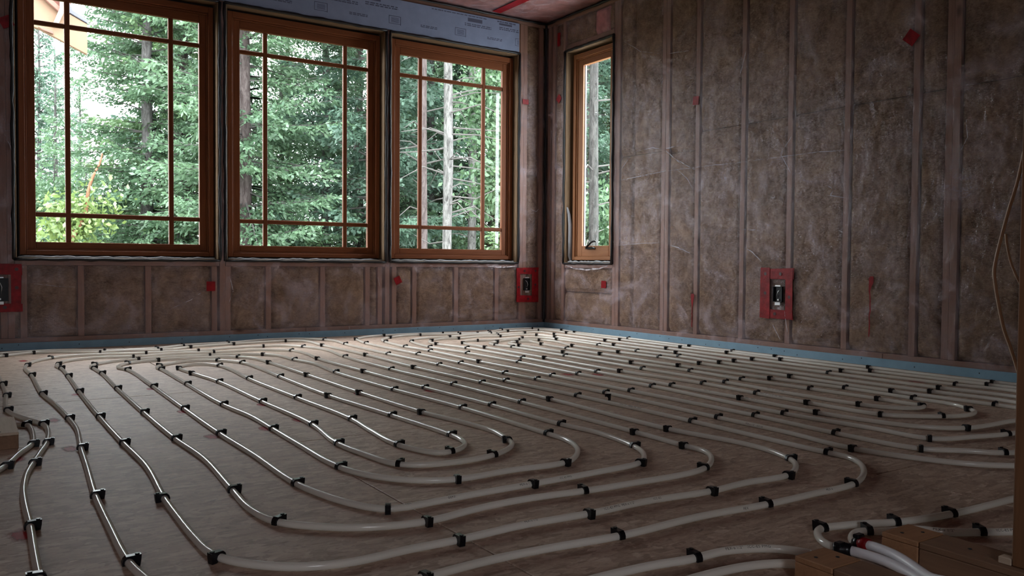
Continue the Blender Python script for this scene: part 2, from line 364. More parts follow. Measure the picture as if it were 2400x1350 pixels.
wl2 = sheathing('wall_front', FF, [-9, -6.3, -5.2, 0.16], [-0.2, 1.1, 2.05, 2.9], [(-6.3, -5.2, 1.1, 2.05)], 0, .16); tag(wl2, 'plain brown wall behind the camera, with a small window hole', kind='structure')
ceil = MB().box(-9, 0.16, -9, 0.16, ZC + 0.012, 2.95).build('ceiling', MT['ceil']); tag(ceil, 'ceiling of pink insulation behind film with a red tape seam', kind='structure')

def member(wall, name, fn, u0, u1, v0, v1, m, d0=0.007, d1=0.145):
    mb = MB().prism([(u0, v0), (u1, v0), (u1, v1), (u0, v1)], fn, d0, d1)
    return mb.build(name, m, wall, bevel=0.002)
S = 0.038
# studs of the back wall
full_b = [-0.252, -0.214, -0.045, -1.5305, -2.810, -4.102, -4.141, -4.55, -4.95]
for x in full_b: member(wall_b, 'stud', FB, x - S / 2, x + S / 2, 0.076, 2.66, MT['stud'])
crip = [-3.711, -3.302, -2.866, -2.772, -2.481, -2.067, -1.70, -1.594, -1.470, -1.291, -0.902, -0.50, -4.035]
for x in crip: member(wall_b, 'cripple_stud', FB, x - S / 2, x + S / 2, 0.076, 0.536, MT['stud'])
for x0, x1 in ((-9, -4.6), (-4.6, -2.2), (-2.2, -0.002)):
    member(wall_b, 'bottom_plate', FB, x0 + .001, x1 - .001, 0, 0.038, MT['plate_x']); member(wall_b, 'bottom_plate', FB, x0 + .001, x1 - .001, 0.039, 0.0755, MT['plate_x'])
    member(wall_b, 'top_plate', FB, x0 + .001, x1 - .001, 2.661, 2.70, MT['plate_x'])
for a, b_ in WX: member(wall_b, 'rough_sill', FB, a, b_, 0.537, 0.568, MT['plate_x'])
member(wall_b, 'header_beam', FB, -4.10, -0.272, 2.405, 2.659, MT['plate_x'], 0.012)
# studs of the right wall
full_r = [-0.045, -0.112, -0.262, -0.945, -0.984, -1.50, -1.541, -1.843, -2.26, -2.64, -3.046, -3.47, -3.655, -3.693, -4.06, -4.47, -4.88, -5.29, -5.7]
for y in full_r: member(wall_r, 'stud', FR, y - S / 2, y + S / 2, 0.076, 2.66, MT['stud'])
for y0, y1 in ((-9, -3.30), (-3.30, -0.002)):
    member(wall_r, 'bottom_plate', FR, y0 + .001, y1 - .001, 0, 0.038, MT['plate_y']); member(wall_r, 'bottom_plate', FR, y0 + .001, y1 - .001, 0.039, 0.0755, MT['plate_y'])
    member(wall_r, 'top_plate', FR, y0 + .001, y1 - .001, 2.661, 2.70, MT['plate_y'])
member(wall_r, 'rough_sill', FR, NY[0], NY[1], 0.537, 0.568, MT['plate_y'])
member(wall_r, 'header_beam', FR, NY[0], NY[1], 2.405, 2.45, MT['plate_y'])

# insulation batts: pillowed blocks between the studs
def vnoise(u, v, seed):
    r = np.random.default_rng(seed); z = np.zeros_like(u)
    for k in range(9):
        fu, fv, ph = r.uniform(4, 40), r.uniform(4, 40), r.uniform(0, 6.28); z += np.sin(fu * u + fv * v + ph) * np.cos(fv * u * .7 - fu * v * .6 + ph * 2) / (6 + .3 * (fu + fv))
    return z
def batt(wall, fn, u0, u1, v0, v1, m=None, seed=0, lift=0.0, r0=None, r1=None):
    u0 += 0.001; u1 -= 0.001; v0 += 0.0015; v1 -= 0.0015
    nu = max(8, int((u1 - u0) / 0.012)); nv = max(10, int((v1 - v0) / 0.035))
    a = np.linspace(0, 1, nu + 1); b_ = np.linspace(0, 1, nv + 1); A, B = np.meshgrid(a, b_, indexing='ij')
    U = u0 + A * (u1 - u0); V = v0 + B * (v1 - v0)
    q0 = r0 if r0 else (.010 if fn is FR else .022); q1 = r1 if r1 else (.040 if fn is FR else .030)
    wv = 1 + 0.35 * vnoise(U * .7, V, seed + 3); ev = np.minimum(V - v0, v1 - V)
    rc = .045; cu = np.clip(rc - np.minimum(U - u0, u1 - U), 0, None); cv = np.clip(rc - ev, 0, None); corner = np.clip((rc - np.hypot(cu, cv)) / .03, 0, 1)
    pil = np.clip(np.minimum(np.minimum(np.minimum((U - u0 + .002) / (q0 * wv), (u1 - U) / (q1 * wv)), (ev + .001) / (.022 * wv)), corner), 0, 1); pil = np.sqrt(np.clip(1 - (1 - pil) ** 2, 0, 1))
    D = 0.036 - pil * 0.027 + 0.007 * vnoise(U, V, seed) * pil - lift * pil
    D = np.clip(D, 0.0055, 0.06)
    v = [fn(x, y, d) for x, y, d in zip(U.ravel(), V.ravel(), D.ravel())]
    idx = np.arange((nu + 1) * (nv + 1)).reshape(nu + 1, nv + 1)
    f = np.stack([idx[:-1, :-1], idx[1:, :-1], idx[1:, 1:], idx[:-1, 1:]], -1).reshape(-1, 4)
    per = list(idx[:, 0]) + list(idx[-1, 1:]) + list(idx[-2::-1, -1]) + list(idx[0, -2:0:-1])
    nb = len(v); v = v + [fn(U.ravel()[i], V.ravel()[i], 0.14) for i in per]; n = len(per)
    side = np.array([[per[i], per[(i + 1) % n], nb + (i + 1) % n, nb + i] for i in range(n)])
    me = mesh_np('insulation_batt', v, np.vstack([f, side]), True)
    return link('insulation_batt', me, m or MT['batt'], wall)
def bays(studs, lo=None, hi=None):
    e = sorted(studs); return [(a + S / 2, b_ - S / 2) for a, b_ in zip(e[:-1], e[1:]) if b_ - a > 0.07]
k = 0
for a, b_ in bays([-4.141, -4.035] + crip[:-1] + [-2.810, -1.5305, -0.252]):
    k += 1
    if b_ > -4.09: batt(wall_b, FB, a, b_, 0.077, 0.536, seed=k)
for a, b_ in ((-0.195, -0.064), (-4.531, -4.16), (-4.931, -4.569)):
    k += 1; batt(wall_b, FB, a, b_, 0.077, 1.35, seed=k); batt(wall_b, FB, a, b_, 1.352, 2.66, seed=k + 40)
for a, b_ in bays(full_r):
    k += 1
    if a > -0.95 and b_ < -0.2:                                       # around the narrow window
        batt(wall_r, FR, -0.926, -0.281, 0.077, 0.33, seed=k); batt(wall_r, FR, -0.926, -0.281, 0.332, 0.536, seed=k + 1, lift=.002)
        batt(wall_r, FR, -0.67, -0.281, 2.45, 2.66, seed=k + 2); batt(wall_r, FR, -0.926, -0.852, 2.45, 2.66, seed=k + 5); o = batt(wall_r, FR, -0.85, -0.672, 2.45, 2.66, MT['pink'], seed=k + 9, lift=.004)
        o.name = 'pink_insulation_batt'; continue
    split = 1.515 if a < -1.9 else (1.42 if a > -1.6 else 1.39)
    w = b_ - a
    if w > 0.42:                                                      # two strips in a wide bay
        mid = a + 0.66 * w if k % 2 else a + 0.60 * w
        batt(wall_r, FR, a, mid, 0.077, split, seed=k); batt(wall_r, FR, a, mid, split, 2.66, seed=k + 60)
        batt(wall_r, FR, mid, b_, 0.077, split, seed=k + 20); batt(wall_r, FR, mid, b_, split, 2.66, seed=k + 80)
    else:
        batt(wall_r, FR, a, b_, 0.077, split, seed=k); batt(wall_r, FR, a, b_, split, 2.66, seed=k + 60)

# clear vapour film over the studs, gently wrinkled, with fold creases
def film(wall, fn, u0, u1, v0, v1, holes, creases, step=0.014, du=0.0, seed=1):
    us = sorted(set([round(x, 4) for x in np.arange(u0, u1, step)] + [u1] + [h for q in holes for h in q[:2]]))
    vs = sorted(set([round(x, 4) for x in np.arange(v0, v1, step)] + [v1] + [h for q in holes for h in q[2:]]))
    us, vs = np.array(us), np.array(vs); U, V = np.meshgrid(us, vs, indexing='ij')
    D = -0.0005 + 0.0035 * vnoise(U, V * .6, seed) + 0.002 * vnoise(U * 2.2, V * 1.4, seed + 5)
    for (ua, va, ub, vb, amp, wd) in creases:
        L = math.hypot(ub - ua, vb - va); tx, ty = (ub - ua) / L, (vb - va) / L
        s = (U - ua) * tx + (V - va) * ty; q = -(U - ua) * ty + (V - va) * tx
        D -= amp * np.exp(-(q / wd) ** 2) * np.clip(np.minimum(s, L - s) / 0.06 + 0.3, 0, 1)
    D = np.clip(D, -0.03, 0.0045)
    keep = ~np.zeros((len(us) - 1, len(vs) - 1), bool); cu = (us[:-1] + us[1:]) / 2; cv = (vs[:-1] + vs[1:]) / 2
    for h in holes: keep &= ~((cu[:, None] > h[0]) & (cu[:, None] < h[1]) & (cv[None] > h[2]) & (cv[None] < h[3]))
    idx = np.arange(U.size).reshape(U.shape)
    f = np.stack([idx[:-1, :-1], idx[1:, :-1], idx[1:, 1:], idx[:-1, 1:]], -1)[keep]
    P = np.stack([U, D, V], -1) if fn is FB else np.stack([D, U, V], -1)
    used = np.unique(f); remap = -np.ones(U.size, np.int64); remap[used] = np.arange(len(used))
    return link('vapour_barrier', mesh_np('vapour_barrier', P.reshape(-1, 3)[used], remap[f], True), MT['poly'], wall)
film(wall_b, FB, -5.0, -0.004, 0.04, 2.412, back_holes, [(-1.3, .49, -.3, .535, .006, .03), (-3.2, .2, -2.9, .42, .004, .012), (-3.9, .42, -3.72, .40, .004, .008), (-2.72, .44, -2.70, .25, .005, .012), (-0.2, 1.0, -0.06, 1.6, .004, .02)], seed=2)
cr = [(-0.93, 1.235, -2.26, 1.262, .006, .006), (-2.26, 1.262, -4.0, 1.235, .004, .006), (-1.50, 1.43, -1.84, 1.25, .007, .009), (-1.53, 1.42, -1.68, 1.42, .006, .006), (-1.56, 1.40, -1.66, 1.28, .006, .007),
      (-1.02, 1.33, -1.22, 1.46, .005, .02), (-1.0, .72, -1.5, .735, .005, .016), (-1.55, .72, -1.8, .64, .005, .012), (-2.30, .69, -2.44, .58, .006, .010), (-2.26, .8, -2.4, .8, .004, .01), (-2.95, 1.05, -3.0, 1.0, .006, .006), (-2.97, 1.0, -3.05, .97, .006, .006),
      (-2.26, 2.0, -2.1, 1.7, .004, .02), (-2.5, 1.45, -2.7, 1.18, .004, .02), (-2.1, 1.5, -2.45, 1.42, .005, .015), (-3.72, 1.4, -3.74, 1.1, .004, .015), (-1.05, 2.26, -1.5, 2.1, .005, .012), (-1.55, 2.08, -1.78, 2.08, .004, .01), (-0.28, .545, -0.92, .545, .008, .022), (-0.4, .525, -0.8, .50, .010, .02),
      (-1.82, .6, -2.1, .42, .004, .01), (-2.26, .3, -2.5, .26, .004, .01), (-2.55, .2, -2.62, .09, .006, .015), (-2.6, .3, -2.66, .09, .006, .02), (-3.3, .9, -3.1, .7, .003, .01), (-1.9, .5, -2.0, .12, .003, .01), (-1.14, .98, -1.05, 1.2, .004, .02)]
for i in range(26):
    y = -0.5 - 3.4 * random.random(); cr.append((y, .055, y - random.uniform(-.05, .06), random.uniform(.10, .17), .005, .009))
film(wall_r, FR, -5.7, -0.004, 0.04, 2.655, right_holes, cr, seed=9)
def m_fold():
    m, n, l, b = mat('pale_fold_glint'); setp(b, (0.85, 0.80, 0.84), 0.18, 0.6); tr = n.new('ShaderNodeBsdfTransparent')
    f = noise(n, l, coords(n, l), 18, 4, 0.7); fac = ramp(n, l, f, [(0.38, (0.10,) * 3), (0.62, (0.75,) * 3)])
    mx = n.new('ShaderNodeMixShader'); l.new(fac, mx.inputs[0]); l.new(tr.outputs[0], mx.inputs[1]); l.new(b.outputs[0], mx.inputs[2]); l.new(mx.outputs[0], n['Material Output'].inputs[0]); return m
MT['fold'] = m_fold()  # whitish fold tubes, the glint on the creases put into their colour
def fold(wall, fn, pts, r, seed=0):
    rr = random.Random(seed); P = []
    for (a, b_), (c, d) in zip(pts[:-1], pts[1:]):
        for k_ in range(6): P.append((a + (c - a) * k_ / 6 + rr.uniform(-.0015, .0015), b_ + (d - b_) * k_ / 6 + rr.uniform(-.002, .002)))
    P.append(pts[-1]); n = len(P)
    MB().tube([fn(u, v, -.0062 - rr.uniform(0, .0015)) for u, v in P], [r * (.25 + .75 * math.sin(math.pi * (i + .3) / n)) for i in range(n)], 6).build('film_fold_glint', MT['fold'], wall, smooth=True)
for i, (p_, r_) in enumerate([([(-.978, 1.232), (-1.25, 1.245), (-1.53, 1.262)], .0022), ([(-1.53, 1.262), (-1.9, 1.262), (-2.26, 1.258)], .0011), ([(-2.26, 1.258), (-2.8, 1.262), (-3.1, 1.25)], .0011), ([(-1.52, 1.425), (-1.70, 1.436)], .0026), ([(-1.53, 1.42), (-1.66, 1.33), (-1.836, 1.245)], .0026), ([(-1.55, 1.40), (-1.70, 1.30)], .0022),
    ([(-1.66, 1.262), (-1.76, 1.19), (-1.83, 1.10)], .0016), ([(-1.03, 1.31), (-1.12, 1.39), (-1.22, 1.44)], .0014), ([(-1.22, 1.44), (-1.40, 1.45), (-1.52, 1.42)], .0014), ([(-2.30, .69), (-2.37, .655), (-2.44, .595)], .0024), ([(-2.26, .81), (-2.42, .80)], .0016), ([(-1.55, .725), (-1.68, .695), (-1.80, .655)], .0022), ([(-1.0, .72), (-1.25, .73), (-1.5, .735)], .0012),
    ([(-2.93, 1.05), (-2.97, 1.03), (-2.95, .99), (-3.04, .975)], .0020), ([(-3.75, 1.33), (-3.76, 1.24), (-3.73, 1.18)], .0020), ([(-1.06, 2.32), (-1.25, 2.20), (-1.46, 2.14)], .0014), ([(-1.56, 2.12), (-1.76, 2.10)], .0018), ([(-2.54, .19), (-2.60, .10)], .0024), ([(-2.63, .28), (-2.66, .12)], .0022), ([(-2.29, 2.0), (-2.24, 1.85)], .0014), ([(-2.68, 1.40), (-2.58, 1.28), (-2.66, 1.15)], .0013),
    ([(-.33, .558), (-.45, .532), (-.62, .522), (-.78, .533), (-.88, .556)], .0065)]): fold(wall_r, FR, p_, r_, i)  # the last, widest band stands in for the highlight on the film bulge
for i, (p_, r_) in enumerate([([(-.60, .543), (-.45, .535), (-.31, .545)], .0055), ([(-3.16, .24), (-3.03, .30), (-2.93, .37)], .0016), ([(-3.98, .42), (-3.86, .405), (-3.74, .395)], .0014), ([(-2.76, .45), (-2.74, .36), (-2.77, .27)], .0018), ([(-.155, 1.05), (-.10, 1.03), (-.07, 1.06)], .0014), ([(-1.62, .46), (-1.60, .38)], .0014), ([(-4.13, 1.35), (-4.10, 1.28), (-4.07, 1.16)], .0018)]): fold(wall_b, FB, p_, r_, 50 + i)  # the first, wide band stands in for the highlight below the sill
cf = MB().quad((-9, -9, ZC + .004), (0, -9, ZC + .004), (0, 0, ZC + .004), (-9, 0, ZC + .004)).build('vapour_barrier', MT['poly'], ceil)
MB().prism([(-0.595, 0.0), (-0.51, 0.0), (-0.47, -3.0), (-0.56, -3.0)], lambda u, v, d: (u, v - .04, d), ZC, ZC + .0012).build('red_tape_seam', MT['tape'], ceil)

# foam header above the windows, with printed marks
hb = MB().box(-5.0, -0.292, -0.006, 0.0065, 2.408, 2.656).build('foam_header_board', MT['foam_h'], wall_b, bevel=.0015)
pr = MB()
def mark(x0, x1, z0, z1): pr.box(x0, x1, -0.0067, -0.0055, z0, z1)
def lines(x0, x1, z0, z1, n, seed):
    r = random.Random(seed); h = (z1 - z0) / n
    for i in range(n):
        x = x0
        while x < x1:
            w = r.uniform(.012, .04); mark(x, min(x1, x + w), z0 + i * h + h * .2, z0 + i * h + h * .72); x += w + r.uniform(.004, .012)
for x in (-3.34, -2.74, -2.138, -1.529, -0.932, -0.334):               # outlined pictograms
    x1 = min(x + .103, -.296)
    mark(x, x1, 2.519, 2.523); mark(x, x1, 2.460, 2.463); mark(x, x + .003, 2.46, 2.523)
    if x1 < -.3: mark(x1 - .004, x1, 2.455, 2.523)
    for z in (2.473, 2.481, 2.489, 2.497, 2.505): mark(x + .02, min(x + .085, x1), z, z + .003)
for x in (-3.06, -2.46, -1.86, -1.25, -0.62): lines(x, x + .15, 2.472, 2.495, 2, int(x * -100)); 
for x in (-2.95, -1.73, -0.50): lines(x, min(x + .28, -.30), 2.57, 2.60, 2, int(x * -90)); mark(x, x + .13, 2.612, 2.628)
for x in (-2.05, -0.84): lines(x, x + .26, 2.552, 2.580, 2, int(x * -80)); mark(x + .03, x + .17, 2.592, 2.622)
lines(-1.15, -0.62, 2.632, 2.646, 1, 3); lines(-0.52, -0.33, 2.63, 2.65, 1, 4)
o = pr.build('printed_marks', MT['ink'], hb); o['kind'] = 'stuff'

# perimeter foam strips
def strip(name, fn, u0, u1, label, seed, sgn):
    o = MB().prism([(u0, 0), (u1, 0), (u1, .0465), (u0, .0465)], fn, -0.010, 0.004).build(name, MT['foam'], bevel=.0012); tag(o, label, kind='structure')
    r = random.Random(seed); nb = MB(); u = u1 - .08
    while u > max(u0, -4.9):
        z = r.uniform(.014, .038); s = .0032
        nb.prism([(u + s * math.cos(t * 1.05), z + s * 1.3 * math.sin(t * 1.05)) for t in range(6)], fn, -0.0106, -0.0095); u -= r.uniform(.06, .36)
    q = nb.build('nail_head', MT['nail'], o); q['kind'] = 'stuff'
    return o
strip('baseboard_back', FB, -9, 0, 'blue foam edge strip along the window wall', 3, 1)
strip('baseboard_right', FR, -9, -0.010, 'blue foam edge strip along the right wall', 5, 1)

# black sealant lines in the corners
def wob(p0, p1, r, n=40, amp=.0025, seed=0):
    rr = random.Random(seed); p0, p1 = Vector(p0), Vector(p1)
    return [p0.lerp(p1, i / n) + Vector((rr.uniform(-amp, amp), rr.uniform(-amp, amp), rr.uniform(-amp, amp))) for i in range(n + 1)], [r * rr.uniform(.75, 1.3) for i in range(n + 1)]
for nm, a, b_, par in (('sealant_bead', (-.006, -.006, .05), (-.006, -.006, 2.69), wall_b), ('sealant_bead', (-5, -.006, 2.692), (-.01, -.006, 2.692), wall_b), ('sealant_bead', (-.006, -5.5, 2.692), (-.006, -.01, 2.692), wall_r)):
    pts, rs = wob(a, b_, .0095, 70, .002, 1); MB().tube(pts, rs, 6).build(nm, MT['seal'], par, smooth=True)

# ------------------------------------------------------------------ windows
def ring(fn, u0, u1, v0, v1, wu0, wu1, wv0, wv1, d0, d1, parent, name, mu, mv):
    """four mitre-free members of a rectangular frame, each its own part"""
    def bx(a, b_, c, d, m):
        MB().prism([(a, c), (b_, c), (b_, d), (a, d)], fn, d0, d1).build(name, m, parent, bevel=.0025)
    bx(u0, u0 + wu0, v0, v1, mv); bx(u1 - wu1, u1, v0, v1, mv); bx(u0 + wu0, u1 - wu1, v0, v0 + wv0, mu); bx(u0 + wu0, u1 - wu1, v1 - wv1, v1, mu)
def bead(fn, u0, u1, v0, v1, parent, seed):
    for off, r in ((.006, .0105),):
        for i, (p, q) in enumerate((((u0 - off, v0 - off), (u1 + off, v0 - off)), ((u1 + off, v0 - off), (u1 + off, v1 + off)), ((u1 + off, v1 + off), (u0 - off, v1 + off)), ((u0 - off, v1 + off), (u0 - off, v0 - off)))):
            pts, rs = wob(fn(p[0], p[1], -.004), fn(q[0], q[1], -.004), r, 26, .0028, seed + i)
            MB().tube(pts, rs, 6).build('sealant_bead', MT['seal'], parent, smooth=True)
labels_w = ['left window of three, with porch roof corner outside', 'middle of the three wide windows in the back wall', 'right window of three, tree trunks outside']
for wi, (a, b_) in enumerate(WX):
    w = empty('window_%d' % (wi + 1), ((a + b_) / 2, 0, ZS)); tag(w, 'orange fir framed ' + labels_w[wi], kind='structure')
    PW = Vector(w.location)
    fn = lambda u, v, d: (u - PW.x, d - PW.y, v - PW.z)
    ring(fn, a, b_, ZS - .006, ZH + .006, .011, .011, .011, .013, 0.0, .145, w, 'rough_jamb', MT['jamb_x'], MT['jamb_z'])
    fu0, fu1, fv0, fv1 = a + .03, b_ - .021, .604, 2.366
    ring(fn, a + .011, b_ - .011, ZS + .005, ZH - .007, fu0 - a, b_ - fu1, fv0 - ZS + .006, ZH - fv1 + .006, .104, .130, w, 'gap_filler', MT['seal'], MT['seal'])
    ring(fn, fu0, fu1, fv0, fv1, .034, .034, .030, .042, .062, .130, w, 'frame', MT['fir_backlit_x'], MT['fir_z'])
    ring(fn, fu0 + .034, fu1 - .034, fv0 + .030, fv1 - .042, .012, .012, .010, .012, .076, .122, w, 'stop', MT['fir_backlit_x'], MT['fir_z'])
    su0, su1, sv0, sv1 = fu0 + .046, fu1 - .046, fv0 + .040, fv1 - .054
    ring(fn, su0, su1, sv0, sv1, .046, .046, .044, .058, .086, .1165, w, 'sash', MT['fir_backlit_x'], MT['fir_z'])
    g0, g1, h0, h1 = su0 + .046, su1 - .046, sv0 + .044, sv1 - .058
    bu = [g0 + .187, g1 - .187]; bv = [h0 + .178, h1 - .160]
    for u in bu: MB().prism([(u - .016, h0), (u + .016, h0), (u + .016, h1), (u - .016, h1)], fn, .092, .1155).build('vertical_glazing_bar', MT['fir_z'], w, bevel=.003)
    ue = [g0, bu[0] - .016, bu[0] + .016, bu[1] - .016, bu[1] + .016, g1]
    for v in bv:
        for i in (0, 2, 4): MB().prism([(ue[i], v - .015), (ue[i + 1], v - .015), (ue[i + 1], v + .015), (ue[i], v + .015)], fn, .0925, .1150).build('horizontal_glazing_bar', MT['fir_backlit_x'], w, bevel=.003)
    ve = [h0, bv[0] - .015, bv[0] + .015, bv[1] - .015, bv[1] + .015, h1]
    for i in (0, 2, 4):
        for j in (0, 2, 4): MB().prism([(ue[i], ve[j]), (ue[i + 1], ve[j]), (ue[i + 1], ve[j + 1]), (ue[i], ve[j + 1])], fn, .1125, .1135).build('glass_pane', MT['glass'], w)
    bead(fn, a, b_, ZS, ZH, w, 100 + wi * 10)
    # ragged foam and film edge on the sill
    pts, rs = wob(fn(a + .02, ZS + .008, .03), fn(b_ - .02, ZS + .008, .03), .008, 40, .004, 55 + wi); MB().tube(pts, rs, 6).build('sill_wrap', MT['paper'], w, smooth=True)
w = empty('window_4', (0, (NY[0] + NY[1]) / 2, ZS)); tag(w, 'narrow fir casement window in the right wall beside the corner', kind='structure')
PW4 = Vector(w.location); fn4 = lambda u, v, d: (d - PW4.x, u - PW4.y, v - PW4.z)
a, b_ = NY
ring(fn4, a, b_, ZS - .006, ZH + .006, .011, .011, .011, .013, 0, .145, w, 'rough_jamb', MT['jamb_x'], MT['jamb_z'])
fu0, fu1, fv0, fv1 = a + .02, b_ - .034, .604, 2.366
ring(fn4, a + .011, b_ - .011, ZS + .005, ZH - .007, fu0 - a, b_ - fu1, fv0 - ZS + .006, ZH - fv1 + .006, .104, .130, w, 'gap_filler', MT['seal'], MT['seal'])
ring(fn4, fu0, fu1, fv0, fv1, .034, .034, .030, .042, .060, .130, w, 'frame', MT['fir_lit_y'], MT['fir_lit_z'])
ring(fn4, fu0 + .034, fu1 - .034, fv0 + .03, fv1 - .042, .014, .014, .002, .010, .072, .122, w, 'stop', MT['fir_lit_y'], MT['fir_lit_z'])
su0, su1, sv0, sv1 = fu0 + .048, fu1 - .048, fv0 + .032, fv1 - .052
ring(fn4, su0, su1, sv0, sv1, .064, .064, .088, .05, .080, .1165, w, 'sash', MT['fir_lit_y'], MT['fir_lit_z'])
g0, g1, h0, h1 = su0 + .064, su1 - .064, sv0 + .088, sv1 - .05
MB().prism([(g0, h0), (g1, h0), (g1, h1), (g0, h1)], fn4, .1125, .1135).build('glass_pane', MT['glass'], w)
MB().prism([(g1 - .007, h0), (g1, h0), (g1, h1), (g1 - .007, h1)], fn4, .098, .112).build('glass_seal', MT['paper'], w)
bead(fn4, a, b_, ZS, ZH, w, 300)
pts, rs = wob(fn4(a + .02, ZS + .008, .03), fn4(b_ - .02, ZS + .008, .03), .008, 30, .004, 77); MB().tube(pts, rs, 6).build('sill_wrap', MT['paper'], w, smooth=True)
pw = MB(); prev = None                                               # loose wrap hanging in the left reveal
strip_pts = [(-.303, 1.06, .02), (-.309, 1.0, .035), (-.318, .9, .045), (-.318, .75, .045), (-.310, .64, .05), (-.325, .60, .055)]
for i in range(len(strip_pts) - 1):
    (u, v, d), (u2, v2, d2) = strip_pts[i], strip_pts[i + 1]
    wd = .012 + .03 * min(1, i / 2); wd2 = .012 + .03 * min(1, (i + 1) / 2)
    pw.quad(fn4(u, v, d - wd / 2), fn4(u - .004, v, d + wd / 2), fn4(u2 - .004, v2, d2 + wd2 / 2), fn4(u2, v2, d2 - wd2 / 2))
pw.build('loose_wrap', MT['paper'], w, smooth=True)
hd = MB().prism([(-.505, .700), (-.52, .716), (-.60, .716), (-.625, .706), (-.625, .696), (-.505, .696)], fn4, .060, .080)
crank = hd.build('crank_handle', MT['black'], w, bevel=.002)
MB().tube([fn4(-.525, .712, .058), fn4(-.555, .722, .048), fn4(-.59, .738, .040), fn4(-.63, .757, .036), fn4(-.665, .762, .034), fn4(-.682, .756, .034)], [.010, .009, .0075, .0075, .0085, .006], 8).build('crank_lever', MT['black'], crank, smooth=True)

# ------------------------------------------------------------------ red tape and boxes on the film
def quadstrip(fn, uv, d0=-0.0062, d1=-0.0046): return MB().prism(uv, fn, d0, d1)
def rot_sq(u, v, w_, h_, ang):
    c, s = math.cos(ang), math.sin(ang); return [(u + c * x - s * y, v + s * x + c * y) for x, y in ((-w_, -h_), (w_, -h_), (w_, h_), (-w_, h_))]
patches = [
 (FB, rot_sq(-4.115, 2.045, .034, .034, .5), 'tilted red tape square at the picture left edge, beside the left window'),
 (FB, rot_sq(-2.893, .394, .030, .034, .0), 'upright red tape square under the gap between left and middle windows'),
 (FB, rot_sq(-1.444, .429, .028, .030, .45), 'tilted red tape square under the gap between middle and right windows'),
 (FB, rot_sq(-.221, 1.988, .031, .022, .0), 'red tape square between the right window and the corner'),
 (FR, rot_sq(-.196, 2.52, .020, .058, .03), 'tall red tape strip high beside the narrow window'),
 (FR, rot_sq(-.203, 2.008, .029, .030, .785), 'red tape diamond left of the narrow window'),
 (FR, rot_sq(-.838, .406, .031, .029, .03), 'small bright red tape square below the narrow window'),
 (FR, rot_sq(-1.835, 1.733, .028, .030, .1), 'small red tape square on the right wall at mid height'),
 (FR, rot_sq(-3.44, 1.822, .037, .034, .72), 'dark red tape diamond high on the right wall'),
]
for fn, uv, lab in patches: tag(quadstrip(fn, uv).build('tape_patch', MT['tape']), lab, 'tape', 'red tape patches on the film')
def drip(yc, z0, z1, lab, head=.016):
    rr = random.Random(int(z0 * 1000)); out = []
    zs = [z0, z0 - .012, z0 - .035, z0 - .06, z0 - .085, z0 - .11]; ws = [head * .6, head, head * .9, head * .55, head * .3, .003]
    n = 8; zs += [z0 - .11 - (z0 - .11 - z1) * i / n for i in range(1, n + 1)]; ws += [.003] * n
    cx = [yc + rr.uniform(-.004, .004) - (.006 if i < 3 else 0) for i in range(len(zs))]
    mb = MB()
    for i in range(len(zs) - 1): mb.prism([(cx[i] - ws[i], zs[i]), (cx[i] + ws[i], zs[i]), (cx[i + 1] + ws[i + 1], zs[i + 1]), (cx[i + 1] - ws[i + 1], zs[i + 1])], FR, -.0062, -.0048)
    tag(mb.build('tape_tail', MT['tape']), lab, 'tape', 'red tails of tape on the right wall')
drip(-1.825, .365, .125, 'short red tail hanging near the narrow window on the right wall')
drip(-3.222, .512, .165, 'long red tail hanging right of the red framed box')

